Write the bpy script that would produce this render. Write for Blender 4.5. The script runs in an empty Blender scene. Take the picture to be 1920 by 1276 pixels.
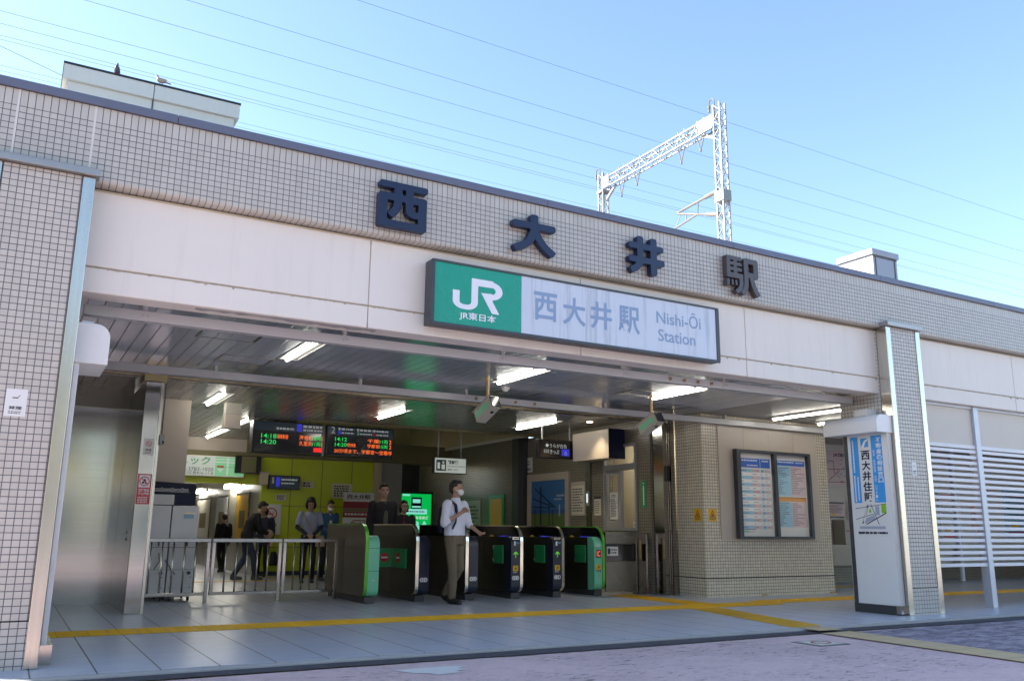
import bpy, bmesh, math, random
import numpy as np
from mathutils import Vector, Matrix, noise as mnoise
random.seed(7)
S = bpy.context.scene
COL = S.collection
R = math.radians

# ------------------------------------------------------------------ camera, sky, sun
cam = bpy.data.objects.new('camera', bpy.data.cameras.new('camera')); COL.objects.link(cam); S.camera = cam
cam.data.sensor_width = 36; cam.data.lens = 30.44; cam.data.clip_end = 3000; cam.data.clip_start = .05
def cam_axes(yaw, pit, rol):
    f = Vector((math.sin(yaw)*math.cos(pit), math.cos(yaw)*math.cos(pit), math.sin(pit)))
    r = Vector((math.cos(yaw), -math.sin(yaw), 0)); u = r.cross(f); c, s = math.cos(rol), math.sin(rol)
    return c*r+s*u, c*u-s*r, f
_r, _u, _f = cam_axes(R(29.756), R(12.384), R(.5485))
cam.matrix_world = Matrix(((_r.x, _u.x, -_f.x, 0), (_r.y, _u.y, -_f.y, 0), (_r.z, _u.z, -_f.z, 1.1), (0, 0, 0, 1)))
SUN_EL, SUN_AZ = R(30), R(-56)             # azimuth measured from +Y towards +X
world = bpy.data.worlds.new('World'); S.world = world; world.use_nodes = True
wn = world.node_tree; wn.nodes.clear()
sky = wn.nodes.new('ShaderNodeTexSky'); sky.sky_type = 'NISHITA'; sky.sun_disc = False
sky.sun_elevation = SUN_EL; sky.sun_rotation = SUN_AZ; sky.air_density = 1.0; sky.dust_density = .8; sky.ozone_density = 2.2
bg = wn.nodes.new('ShaderNodeBackground'); bg.inputs[1].default_value = .094
wo = wn.nodes.new('ShaderNodeOutputWorld'); wn.links.new(sky.outputs[0], bg.inputs[0]); wn.links.new(bg.outputs[0], wo.inputs[0])
sun = bpy.data.objects.new('sun', bpy.data.lights.new('sun', 'SUN')); COL.objects.link(sun)
sun.data.energy = 4.2; sun.data.angle = R(.5); sun.data.color = (1, .965, .91)
_sd = Vector((math.sin(SUN_AZ)*math.cos(SUN_EL), math.cos(SUN_AZ)*math.cos(SUN_EL), math.sin(SUN_EL)))
sun.rotation_euler = _sd.to_track_quat('Z', 'Y').to_euler()
S.view_settings.view_transform = 'Standard'; S.view_settings.look = 'None'; S.view_settings.exposure = 2.1
S.cycles.use_denoising = True
S.cycles.max_bounces = 8; S.cycles.sample_clamp_indirect = 6; S.cycles.caustics_reflective = False
TUBE = 7.0                                 # strength of the fluorescent tubes

# ------------------------------------------------------------------ materials
M = {}
def _nodes(name):
    m = bpy.data.materials.new(name); m.use_nodes = True; n = m.node_tree.nodes
    return m, m.node_tree, n, n['Principled BSDF']
def _math(t, op, a, b=None, c=None, clamp=False):
    n = t.nodes.new('ShaderNodeMath'); n.operation = op; n.use_clamp = clamp
    for i, v in enumerate((a, b, c)):
        if v is None: continue
        if isinstance(v, (int, float)): n.inputs[i].default_value = v
        else: t.links.new(v, n.inputs[i])
    return n.outputs[0]
def _mix(t, f, a, b, mode='MIX'):
    n = t.nodes.new('ShaderNodeMix'); n.data_type = 'RGBA'; n.blend_type = mode
    for i, v in ((0, f), (6, a), (7, b)):
        if isinstance(v, (int, float)): n.inputs[i].default_value = v
        elif isinstance(v, tuple): n.inputs[i].default_value = (*v[:3], 1)
        else: t.links.new(v, n.inputs[i])
    return n.outputs[2]
def _noise(t, vec, scale, detail=4, rough=.6):
    n = t.nodes.new('ShaderNodeTexNoise'); n.inputs['Scale'].default_value = scale; n.inputs['Detail'].default_value = detail
    n.inputs['Roughness'].default_value = rough; t.links.new(vec, n.inputs['Vector']); return n.outputs['Fac']
def _ramp(t, v, a, b):
    n = t.nodes.new('ShaderNodeMapRange'); n.inputs['From Min'].default_value = a; n.inputs['From Max'].default_value = b
    t.links.new(v, n.inputs['Value']); return n.outputs[0]
def _obj(t): return t.nodes.new('ShaderNodeTexCoord').outputs['Object']
def _stretch(t, vec, s):
    n = t.nodes.new('ShaderNodeMapping'); n.inputs['Scale'].default_value = s; t.links.new(vec, n.inputs['Vector']); return n.outputs[0]
def _bump(t, b, h, dist, strength=1):
    n = t.nodes.new('ShaderNodeBump'); n.inputs['Distance'].default_value = dist; n.inputs['Strength'].default_value = strength
    t.links.new(h, n.inputs['Height']); t.links.new(n.outputs[0], b.inputs['Normal'])
def mat(name, col, rough=.5, metal=0, var=.1, scale=3., streak=0, stcol=(.12, .11, .1), bump=0, bscale=60, emit=0, spec=.5, sscale=(9, 9, .7)):
    m, t, n, b = _nodes(name)
    o = _obj(t)
    f = _noise(t, o, scale)
    c = _mix(t, f, tuple(x*(1-var) for x in col), tuple(min(1, x*(1+var)) for x in col))
    if streak:
        s = _ramp(t, _noise(t, _stretch(t, o, sscale), 1.6, 6, .7), .52, .8)
        c = _mix(t, _math(t, 'MULTIPLY', s, streak), c, stcol)
    t.links.new(c, b.inputs['Base Color'])
    b.inputs['Metallic'].default_value = metal; b.inputs['Specular IOR Level'].default_value = spec
    r = _ramp(t, _noise(t, o, scale*2.3), 0, 1); r = _math(t, 'MULTIPLY_ADD', r, rough*.35, rough*.8)
    t.links.new(r, b.inputs['Roughness'])
    if bump: _bump(t, b, _noise(t, o, bscale, 3), bump)
    if emit:
        t.links.new(c, b.inputs['Emission Color']); b.inputs['Emission Strength'].default_value = emit
    M[name] = m; return m
def tile_mat(name, col, grout, pu, pv, g, u0=0, v0=0, vmax=None, rough=.3, var=.07, dirt=.25, bump=.003, warm=None):
    m, t, n, b = _nodes(name)
    uv = t.nodes.new('ShaderNodeUVMap').outputs[0]; sp = t.nodes.new('ShaderNodeSeparateXYZ'); t.links.new(uv, sp.inputs[0])
    u = _math(t, 'DIVIDE', _math(t, 'SUBTRACT', sp.outputs[0], u0), pu); v = _math(t, 'SUBTRACT', sp.outputs[1], v0)
    if vmax is not None: v = _math(t, 'MINIMUM', v, vmax)
    v = _math(t, 'DIVIDE', v, pv)
    def line(x, p):
        d = _math(t, 'ABSOLUTE', _math(t, 'SUBTRACT', _math(t, 'FRACT', x), .5))
        w = g/p/2
        return _ramp(t, d, .5-w*1.5, .5-w*.5)
    k = _math(t, 'MAXIMUM', line(u, pu), line(v, pv))
    cv = t.nodes.new('ShaderNodeCombineXYZ'); t.links.new(_math(t, 'FLOOR', u), cv.inputs[0]); t.links.new(_math(t, 'FLOOR', v), cv.inputs[1])
    wnz = t.nodes.new('ShaderNodeTexWhiteNoise'); wnz.noise_dimensions = '2D'; t.links.new(cv.outputs[0], wnz.inputs['Vector'])
    c = _mix(t, wnz.outputs['Value'], tuple(x*(1-var) for x in col), tuple(min(1, x*(1+var)) for x in col))
    if warm:
        c = _mix(t, _ramp(t, wnz.outputs['Value'], .8, 1), c, warm)
    o = _obj(t)
    d = _ramp(t, _noise(t, _stretch(t, o, (5, 5, .6)), 1.5, 6, .7), .5, .8)
    d2 = _ramp(t, _noise(t, o, 1.3, 5), .35, .75)
    c = _mix(t, _math(t, 'MULTIPLY', _math(t, 'MULTIPLY', d, d2), dirt), c, (.16, .14, .13))
    gc = _mix(t, _noise(t, o, 2.1), tuple(x*.75 for x in grout), tuple(x*1.35 for x in grout))
    c = _mix(t, k, c, gc)
    t.links.new(c, b.inputs['Base Color'])
    t.links.new(_math(t, 'MULTIPLY_ADD', k, .5, rough), b.inputs['Roughness'])
    if bump: _bump(t, b, _math(t, 'SUBTRACT', 1., k), bump)
    M[name] = m; return m
def steel_mat(name, col=(.6, .59, .57), rough=.24, sc=(.6, .6, 45), amp=.12):
    m, t, n, b = _nodes(name); o = _obj(t)
    f = _noise(t, _stretch(t, o, sc), 1.5, 4)
    t.links.new(_mix(t, f, tuple(x*.8 for x in col), tuple(min(1, x*1.1) for x in col)), b.inputs['Base Color'])
    b.inputs['Metallic'].default_value = 1
    t.links.new(_math(t, 'MULTIPLY_ADD', _noise(t, o, 1.2, 2), amp, rough-amp/2), b.inputs['Roughness'])
    _bump(t, b, _noise(t, o, .7, 1), .03, .10)
    M[name] = m; return m

tile_mat('band_tile', (.475, .45, .40), (.095, .09, .095), .0602, .0565, .0058, 0, 4.19, .545, dirt=.35, var=.045)
tile_mat('column_tile', (.50, .465, .41), (.095, .09, .105), .0602, .0565, .0058, .25, .37, dirt=.25, var=.05)
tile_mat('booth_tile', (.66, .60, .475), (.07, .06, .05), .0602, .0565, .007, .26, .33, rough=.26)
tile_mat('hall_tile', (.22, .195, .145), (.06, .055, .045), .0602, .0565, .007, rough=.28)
steel_mat('steel', (.38, .37, .35), .13, amp=.05); steel_mat('steel_trim', (.56, .53, .47), .24, (30, 30, .5))
steel_mat('steel_satin', (.40, .39, .38), .5); steel_mat('steel_dark', (.19, .18, .15), .28)
mat('coping', (.125, .135, .185), .45, .2, .12, 2, streak=.2)
mat('white_panel', (.72, .67, .605), .5, 0, .05, .8, streak=.18, stcol=(.36, .32, .27), sscale=(6, 6, .5))
mat('panel_edge', (.50, .43, .31), .6, 0, .2, 5)
mat('rust_stain', (.38, .32, .235), .8, 0, .35, 14)
mat('beige_board', (.47, .41, .345), .4, 0, .05, 1)
mat('cream_wall', (.52, .45, .30), .55, 0, .06, 1.3, streak=.12)
mat('white_paint', (.74, .74, .72), .38, 0, .04, 2, streak=.10, stcol=(.5, .48, .42))
mat('conduit_paint', (.43, .43, .44), .35, 0, .06, 2, streak=.12, stcol=(.35, .3, .25))
mat('rusty_paint', (.40, .28, .15), .75, 0, .45, 30)
mat('off_white', (.62, .60, .55), .5, 0, .05, 2)
mat('grey_paint', (.30, .30, .29), .5, 0, .08, 2)
mat('dark_grey', (.045, .047, .05), .45, 0, .2, 3)
mat('black', (.012, .012, .014), .4, 0, .2, 4)
mat('black_gloss', (.008, .008, .010), .12, 0, .1, 4)
mat('rubber', (.03, .03, .03), .8)
mat('letter_navy', (.006, .015, .050), .33, .1, .1, 4)
mat('letter_reflection', (.065, .052, .05), .33, .1, .1, 4)  # brownish reflection on the last character, put into its base colour
mat('sign_frame', (.055, .06, .07), .4, .3, .1, 4)
mat('sign_green', (.0, .30, .20), .28, 0, .05, 1.5, streak=.12, stcol=(.0, .16, .10))
mat('sign_white', (.54, .585, .65), .12, 0, .04, 1.5, streak=.8, stcol=(.20, .20, .24), sscale=(6, 6, .35))
mat('sign_letter', (.22, .31, .45), .3, 0, .06, 3)
mat('sign_text_white', (.74, .76, .80), .35, 0, .04, 3)
mat('green_wall', (.52, .62, .010), .38, 0, .06, 1.2)
mat('olive', (.17, .15, .07), .5, 0, .15, 3)
mat('gate_side', (.038, .037, .027), .35, .5, .15, 6)
mat('gate_side_light', (.14, .128, .095), .38, .6, .12, 5)
mat('gate_navy', (.018, .024, .045), .3, 0, .1, 4)
mat('gate_mint', (.16, .56, .34), .32, 0, .05, 3)
mat('gate_green', (.02, .30, .10), .3, 0, .05, 3)
mat('gate_strip_green', (.12, .42, .04), .25, .2, .2, 12)
mat('chrome', (.80, .74, .60), .14, 1, .05, 3)
mat('no_entry_red', (.55, .02, .03), .4)
mat('white', (.80, .80, .80), .45, 0, .02, 2)
mat('paper', (.66, .62, .50), .6, 0, .05, 3)
mat('paper_white', (.72, .72, .70), .55, 0, .04, 3)
mat('ink', (.03, .03, .035), .6)
mat('red', (.55, .025, .04), .45)
mat('dark_red', (.28, .02, .03), .5)
mat('yellow', (.72, .42, .01), .5, 0, .08, 5)
mat('blue', (.02, .13, .55), .4)
mat('sky_blue', (.03, .32, .74), .4, 0, .04, 2)
mat('pale_blue', (.28, .52, .68), .45)
mat('pale_pink', (.66, .50, .53), .45)
mat('orange', (.80, .30, .01), .4)
mat('lime', (.22, .52, .02), .5)
mat('map_grey', (.36, .40, .48), .5)
mat('teal_dark', (.02, .055, .085), .3)
mat('navy', (.010, .015, .042), .45, spec=.2)
mat('blue_deep', (.01, .05, .45), .4)
mat('bronze', (.42, .33, .17), .3, .9, .2, 4)
mat('skin', (.44, .27, .19), .55, 0, .06, 9)
mat('hair', (.015, .012, .010), .6, 0, .3, 40, bump=.002, bscale=120)
mat('shirt_white', (.74, .76, .86), .8, 0, .05, 6, bump=.004, bscale=14)
mat('khaki', (.165, .135, .085), .9, 0, .12, 6, bump=.004, bscale=10)
mat('belt', (.22, .06, .02), .5)
mat('cloth_black', (.012, .012, .016), .85, 0, .2, 6, bump=.004, bscale=10)
mat('cloth_navy', (.02, .022, .045), .85, 0, .2, 6, bump=.004, bscale=10)
mat('cloth_blue', (.04, .12, .24), .85, 0, .15, 6, bump=.004, bscale=10)
mat('cloth_pale_blue', (.33, .37, .50), .85, 0, .1, 6, bump=.004, bscale=10)
mat('cloth_grey', (.10, .10, .085), .85, 0, .1, 6)
mat('cloth_maroon', (.13, .02, .035), .85, 0, .15, 6, bump=.004, bscale=10)
mat('cloth_denim', (.03, .04, .075), .85, 0, .2, 6, bump=.004, bscale=10)
mat('cloth_tan', (.45, .33, .22), .85, 0, .15, 6, bump=.004, bscale=10)
mat('pink_strap', (.5, .25, .26), .7)
mat('shoe', (.012, .012, .013), .45)
mat('pigeon_dark', (.05, .05, .085), .6, 0, .35, 16)
mat('pigeon_light', (.30, .25, .22), .6, 0, .35, 16)
mat('gantry', (.21, .21, .212), .45, 0, .05, 2)
mat('wire', (.12, .12, .13), .5)
mat('insulator', (.17, .16, .15), .3)
mat('concrete', (.38, .37, .35), .8, 0, .12, 1.2, streak=.25)
mat('penthouse', (.50, .51, .48), .7, 0, .05, 1, streak=.2, stcol=(.3, .3, .3))
mat('metal_box', (.50, .52, .58), .4, .3, .06, 2, streak=.1)
mat('louvre_white', (.70, .70, .72), .4, 0, .04, 3)
mat('blind', (.60, .56, .48), .6, 0, .03, 2)
mat('ceiling_far', (.32, .30, .25), .45, 0, .06, 2)
mat('corridor_wall', (.45, .43, .36), .3, .3, .1, 2)
mat('vending', (.42, .40, .34), .5, 0, .06, 2)
mat('picture_sky', (.03, .14, .38), .35, 0, .35, 2.5); mat('picture_field', (.10, .16, .04), .4, 0, .4, 9); mat('picture_sea', (.02, .09, .30), .4); mat('picture_cloud', (.35, .42, .55), .4); mat('fare_pink', (.62, .50, .52), .4, 0, .04); mat('brick_brown', (.30, .19, .13), .8, 0, .2); mat('rooftop_metal', (.26, .27, .31), .45, .2, .06, 2, streak=.1)
def emi(name, col, s, var=.02):
    if s < 2: s *= .36
    m, t, n, b = _nodes(name)
    b.inputs['Base Color'].default_value = (*[x*.5 for x in col], 1); b.inputs['Emission Color'].default_value = (*col, 1)
    b.inputs['Emission Strength'].default_value = s; M[name] = m; return m
emi('tube', (1, .96, .86), TUBE); emi('spot', (1, .82, .55), 4)
emi('led_green', (.02, .7, .12), .6); emi('led_orange', (1, .16, .03), .75); emi('led_red', (1, .02, .02), .6)
emi('screen_green', (.0, .62, .10), .45); emi('screen_cyan', (.30, .85, .75), .5); emi('screen_white', (.8, .95, .95), .5)
emi('sign_lit_white', (.80, .88, .80), .22); emi('sign_lit_green', (.30, .75, .38), .30); emi('gold_glow', (.36, .24, .03), .10)
emi('arrow_lit', (.15, .75, .04), .4); emi('ic_lit', (1, .10, .06), .6); emi('lit_text', (.7, .75, .75), .16); emi('blue_lit', (.05, .06, .9), .25)
emi('office_glow', (.50, .40, .22), .16); emi('white_lit', (.9, .9, .85), .35)
def pane_mat():
    m, t, n, b = _nodes('pane'); n.remove(b)
    tr = n.new('ShaderNodeBsdfTransparent'); gl = n.new('ShaderNodeBsdfGlossy'); gl.inputs['Roughness'].default_value = .03
    fr = n.new('ShaderNodeFresnel'); fr.inputs[0].default_value = 1.5; geo = n.new('ShaderNodeNewGeometry'); mx = n.new('ShaderNodeMixShader')
    bp = n.new('ShaderNodeBump'); bp.inputs['Distance'].default_value = .01; bp.inputs['Strength'].default_value = .25
    t.links.new(_noise(t, _obj(t), 5, 3), bp.inputs['Height']); t.links.new(bp.outputs[0], gl.inputs['Normal'])
    t.links.new(_math(t, 'MULTIPLY', fr.outputs[0], _math(t, 'SUBTRACT', 1., geo.outputs['Backfacing'])), mx.inputs[0]); t.links.new(tr.outputs[0], mx.inputs[1]); t.links.new(gl.outputs[0], mx.inputs[2])
    t.links.new(mx.outputs[0], n['Material Output'].inputs[0]); M['pane'] = m
pane_mat()
def ceiling_mat(name, col, pitch, axis, rough, metal, lw=.008):
    m, t, n, b = _nodes(name); o = _obj(t); sp = t.nodes.new('ShaderNodeSeparateXYZ'); t.links.new(o, sp.inputs[0])
    d = _math(t, 'ABSOLUTE', _math(t, 'SUBTRACT', _math(t, 'FRACT', _math(t, 'DIVIDE', sp.outputs[axis], pitch)), .5))
    k = _ramp(t, d, .5-lw/pitch, .5-lw/pitch*.4)
    idx = t.nodes.new('ShaderNodeTexWhiteNoise'); idx.noise_dimensions = '1D'
    t.links.new(_math(t, 'FLOOR', _math(t, 'DIVIDE', sp.outputs[axis], pitch)), idx.inputs['W'])
    c = _mix(t, idx.outputs['Value'], tuple(x*.9 for x in col), tuple(x*1.08 for x in col))
    t.links.new(_mix(t, k, c, (.14, .145, .16)), b.inputs['Base Color'])
    b.inputs['Metallic'].default_value = metal
    t.links.new(_math(t, 'MULTIPLY_ADD', k, .4, rough), b.inputs['Roughness'])
    h = _math(t, 'ADD', _math(t, 'MULTIPLY', k, -.6), _math(t, 'MULTIPLY', _noise(t, _stretch(t, o, (1, 1, 1)), .9, 2), 1.4))
    _bump(t, b, h, .006, .6)
    M[name] = m
ceiling_mat('ceiling_metal', (.46, .51, .60), .152, 0, .19, .35, .006)
ceiling_mat('ceiling_inner', (.36, .355, .33), .152, 0, .27, .4, .006)
ceiling_mat('ceiling_matte', (.42, .41, .39), .10, 1, .5, .2, .005)
def floor_mat():
    m, t, n, b = _nodes('granite'); o = _obj(t); sp = t.nodes.new('ShaderNodeSeparateXYZ'); t.links.new(o, sp.inputs[0])
    def line(x, p, off, w):
        d = _math(t, 'ABSOLUTE', _math(t, 'SUBTRACT', _math(t, 'FRACT', _math(t, 'DIVIDE', _math(t, 'ADD', x, off), p)), .5))
        return _ramp(t, d, .5-w/p, .5-w/p*.45)
    k = _math(t, 'MAXIMUM', line(sp.outputs[0], .4585, .16, .008), _math(t, 'MULTIPLY', line(sp.outputs[1], .9, .27, .006), .35))
    f = _noise(t, o, 140, 4, .8); g = _noise(t, o, 1.1, 5)
    c = _mix(t, _ramp(t, f, .35, .68), (.36, .385, .44), (.62, .655, .73))
    c = _mix(t, _math(t, 'MULTIPLY', _ramp(t, g, .4, .75), .3), c, (.30, .31, .335))
    vo = t.nodes.new('ShaderNodeTexVoronoi'); vo.inputs['Scale'].default_value = 1.7; t.links.new(o, vo.inputs['Vector'])
    c = _mix(t, _math(t, 'MULTIPLY', _ramp(t, vo.outputs['Distance'], .045, .03), .55), c, (.12, .12, .13))
    c = _mix(t, k, c, (.035, .035, .04))
    t.links.new(c, b.inputs['Base Color'])
    t.links.new(_math(t, 'MULTIPLY_ADD', _noise(t, o, 5), .16, .25), b.inputs['Roughness'])
    _bump(t, b, _math(t, 'SUBTRACT', _math(t, 'MULTIPLY', f, .12), k), .003)
    M['granite'] = m
floor_mat()
def street_mat(name, c1, c2, wear, wearcol):
    m, t, n, b = _nodes(name); o = _obj(t)
    f = _noise(t, o, 60, 5, .8); g = _noise(t, o, .8, 6, .65); h = _noise(t, o, 9, 6, .75)
    c = _mix(t, _ramp(t, f, .3, .7), c1, c2)
    c = _mix(t, _math(t, 'MULTIPLY', _ramp(t, g, .40, .7), .45), c, tuple(x*.68 for x in c1))
    c = _mix(t, _math(t, 'MULTIPLY', _ramp(t, h, .5, .75), .35), c, tuple(min(1, x*1.25) for x in c2))
    # short dark cracks and lost coating that run mostly along the kerb
    st = _noise(t, _stretch(t, o, (2.4, 8, 1)), 2.6, 9, .8); zone = _ramp(t, _noise(t, o, .8, 4), .40, .60)
    kk = _math(t, 'MULTIPLY', _ramp(t, st, .582, .60), zone)
    c = _mix(t, kk, c, (.06, .065, .09))
    if wear:
        w = _math(t, 'MULTIPLY', _ramp(t, _noise(t, _stretch(t, o, (1.2, 2.2, 1)), 2.2, 10, .85), .47, .55), wear)
        c = _mix(t, w, c, wearcol)
    t.links.new(c, b.inputs['Base Color']); b.inputs['Roughness'].default_value = .85
    _bump(t, b, _math(t, 'SUBTRACT', _math(t, 'MULTIPLY', f, .6), kk), .008)
    M[name] = m
street_mat('pink_paving', (.52, .38, .37), (.74, .56, .55), 0, None)
street_mat('worn_paving', (.145, .12, .155), (.23, .20, .24), .7, (.45, .40, .45))
street_mat('asphalt', (.045, .048, .06), (.075, .08, .095), 0, None)
street_mat('far_ground', (.21, .22, .24), (.31, .32, .34), 0, None)
tile_mat('tactile_yellow', (.78, .46, .008), (.30, .18, .01), .30, .30, .004, 0, 0, rough=.5, var=.06, dirt=.35)
tile_mat('tactile_tan', (.62, .47, .26), (.36, .28, .17), .05, .30, .012, 0, 0, rough=.7, var=.06, dirt=.3, bump=.006)

# ------------------------------------------------------------------ helpers
ORG = {}
def origin(o):
    return ORG.get(o.name, Vector((0, 0, 0))) if o else Vector((0, 0, 0))
def tag(o, label=None, cat=None, group=None, kind=None):
    if label: o['label'] = label
    if cat: o['category'] = cat
    if group: o['group'] = group
    if kind: o['kind'] = kind
    return o
def thing(name, label, cat, loc, group=None):
    o = bpy.data.objects.new(name, None); COL.objects.link(o); o.location = loc; o.empty_display_size = .2
    ORG[o.name] = Vector(loc); return tag(o, label, cat, group)
def box_uv(me, off):
    uv = me.uv_layers.new(name='UVMap')
    n = len(me.loops); co = np.empty(len(me.vertices)*3); me.vertices.foreach_get('co', co); co = co.reshape(-1, 3)+np.array(off)
    vi = np.empty(n, dtype=np.int32); me.loops.foreach_get('vertex_index', vi)
    fn = np.empty(len(me.polygons)*3); me.polygons.foreach_get('normal', fn); fn = np.abs(fn.reshape(-1, 3))
    lt = np.empty(len(me.polygons), dtype=np.int32); me.polygons.foreach_get('loop_total', lt)
    ax = np.repeat(fn.argmax(1), lt); p = co[vi]
    u = np.where(ax == 0, p[:, 1], p[:, 0]); v = np.where(ax == 2, p[:, 1], p[:, 2])
    uv.data.foreach_set('uv', np.stack([u, v], 1).astype(np.float32).ravel())
class MB:
    def __init__(s): s.v = []; s.f = []; s.m = []; s.k = 0
    def mat(s, k): s.k = k; return s
    def add(s, vs, fs):
        b = len(s.v); s.v += [tuple(v) for v in vs]
        for f in fs: s.f.append(tuple(b+i for i in f)); s.m.append(s.k)
        return s
    def box(s, x0, x1, y0, y1, z0, z1):
        if x0 > x1: x0, x1 = x1, x0
        if y0 > y1: y0, y1 = y1, y0
        if z0 > z1: z0, z1 = z1, z0
        return s.add([(x, y, z) for z in (z0, z1) for y in (y0, y1) for x in (x0, x1)],
                     [(0, 2, 3, 1), (4, 5, 7, 6), (0, 1, 5, 4), (2, 6, 7, 3), (0, 4, 6, 2), (1, 3, 7, 5)])
    def obox(s, o, u, v, n, a, b, c):      # box in a frame: a, b, c are (lo, hi) along u, v, n
        o, u, v, n = Vector(o), Vector(u), Vector(v), Vector(n)
        P = [o+u*i+v*j+n*k for k in c for j in b for i in a]
        fs = [(0, 2, 3, 1), (4, 5, 7, 6), (0, 1, 5, 4), (2, 6, 7, 3), (0, 4, 6, 2), (1, 3, 7, 5)]
        if u.cross(v).dot(n) < 0: fs = [f[::-1] for f in fs]
        return s.add(P, fs)
    def prism(s, prof, axis, a, b):        # profile polygon swept along an axis (0 x: prof is (y,z); 1 y: (x,z); 2 z: (x,y))
        def pt(p, t): return (t, p[0], p[1]) if axis == 0 else (p[0], t, p[1]) if axis == 1 else (p[0], p[1], t)
        n = len(prof); vs = [pt(p, a) for p in prof]+[pt(p, b) for p in prof]
        area = sum(prof[i][0]*prof[(i+1) % n][1]-prof[(i+1) % n][0]*prof[i][1] for i in range(n))
        fs = [tuple(range(n))[::-1], tuple(range(n, 2*n))]+[(i, (i+1) % n, n+(i+1) % n, n+i) for i in range(n)]
        flip = (area < 0) != (axis == 1)
        if (b < a): flip = not flip
        return s.add(vs, [f[::-1] for f in fs] if flip else fs)
    def tube(s, pts, r, n=8, caps=True):
        pts = [Vector(p) for p in pts]; rings = []; 
        for i, p in enumerate(pts):
            d = (pts[min(i+1, len(pts)-1)]-pts[max(i-1, 0)]).normalized()
            a = d.cross(Vector((0, 0, 1))); a = a.normalized() if a.length > 1e-4 else Vector((1, 0, 0)); c = d.cross(a)
            rr = r[i] if isinstance(r, (list, tuple)) else r
            rings.append([p+(a*math.cos(2*math.pi*k/n)+c*math.sin(2*math.pi*k/n))*rr for k in range(n)])
        vs = [q for g in rings for q in g]; fs = []
        for i in range(len(pts)-1):
            for k in range(n): fs.append((i*n+k, i*n+(k+1) % n, (i+1)*n+(k+1) % n, (i+1)*n+k))
        if caps: fs += [tuple(range(n))[::-1], tuple(range((len(pts)-1)*n, len(pts)*n))]
        return s.add(vs, fs)
    def bar(s, p, q, w, h=None):
        p, q = Vector(p), Vector(q); d = q-p; L = d.length; d.normalize(); h = h or w
        a = d.cross(Vector((0, 0, 1))); a = a.normalized() if a.length > 1e-4 else Vector((1, 0, 0)); c = a.cross(d)
        return s.obox(p, a, c, d, (-w/2, w/2), (-h/2, h/2), (0, L))
    def build(s, name, m, parent=None, bevel=0, smooth=False, **tg):
        me = bpy.data.meshes.new(name); off = origin(parent); own = None
        if parent is None and s.v and tg.get('kind') != 'structure':
            a = np.array(s.v); off = Vector(((a[:, 0].min()+a[:, 0].max())/2, (a[:, 1].min()+a[:, 1].max())/2, a[:, 2].min())); own = off
        me.from_pydata([(v[0]-off[0], v[1]-off[1], v[2]-off[2]) for v in s.v], [], s.f)
        me.polygons.foreach_set('material_index', s.m)
        for k in (m if isinstance(m, (list, tuple)) else [m]): me.materials.append(M[k])
        me.update()
        box_uv(me, off)
        if smooth: me.shade_smooth()
        o = bpy.data.objects.new(name, me); COL.objects.link(o)
        if parent: o.parent = parent
        if own is not None: o.location = own
        ORG[o.name] = Vector(off)
        if bevel:
            b = o.modifiers.new('bevel', 'BEVEL'); b.width = bevel; b.segments = 2; b.limit_method = 'ANGLE'; b.angle_limit = R(40)
        return tag(o, **tg)
FX = (Vector((1, 0, 0)), Vector((0, 0, 1)), Vector((0, -1, 0)))     # plane that faces -Y (the street): right, up, normal
FL = (Vector((0, -1, 0)), Vector((0, 0, 1)), Vector((-1, 0, 0)))    # plane that faces -X
class Pl:                                   # a flat face with its own (u, v) metres
    def __init__(s, o, fr=FX): s.o = Vector(o); s.u, s.v, s.n = fr
    def rect(s, mb, u0, u1, v0, v1, l0=0, l1=.003): return mb.obox(s.o, s.u, s.v, s.n, (u0, u1), (v0, v1), (l0, l1))
    def at(s, u, v, l=0): return s.o+s.u*u+s.v*v+s.n*l
def curve_mesh(cu):
    o = bpy.data.objects.new('tmp', cu); COL.objects.link(o); bpy.context.view_layer.update()
    me = o.evaluated_get(bpy.context.evaluated_depsgraph_get()).to_mesh()
    v = np.array([x.co[:] for x in me.vertices]); f = [tuple(p.vertices) for p in me.polygons]
    bpy.data.objects.remove(o); bpy.data.curves.remove(cu); return v, f
TXT = {}
def glyphs(s, bold, depth):
    k = (s, bold, depth)
    if k not in TXT:
        cu = bpy.data.curves.new('t', 'FONT'); cu.body = s; cu.offset = bold; cu.extrude = depth; cu.resolution_u = 3
        TXT[k] = curve_mesh(cu)
    return TXT[k]
def write(mb, pl, s, u, v, w, h, lift=.004, bold=.0, vertical=False, thick=.001):
    """letters fitted into the box (u, v, w, h) of plane pl; w=None keeps the natural width"""
    if vertical:
        n = len(s)
        for i, ch in enumerate(s):
            if ch != ' ': write(mb, pl, ch, u, v+h-(i+1)*h/n+h/n*.04, w, h/n*.9, lift, bold)
        return
    V, F = glyphs(s, bold, 0)
    lo, hi = V.min(0), V.max(0); sx = (w/(hi[0]-lo[0])) if w else h/(hi[1]-lo[1]); sy = h/(hi[1]-lo[1])
    mb.add([pl.at(u+(p[0]-lo[0])*sx, v+(p[1]-lo[1])*sy, lift) for p in V], F)
def pbar(mb, p, q, w, t, n):               # a flat bar lying in the face whose normal is n
    p, q = Vector(p), Vector(q); d = q-p; L = d.length; d.normalize(); a = n.cross(d)
    return mb.obox(p, d, a, n, (0, L), (-w/2, w/2), (0, t))
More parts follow.
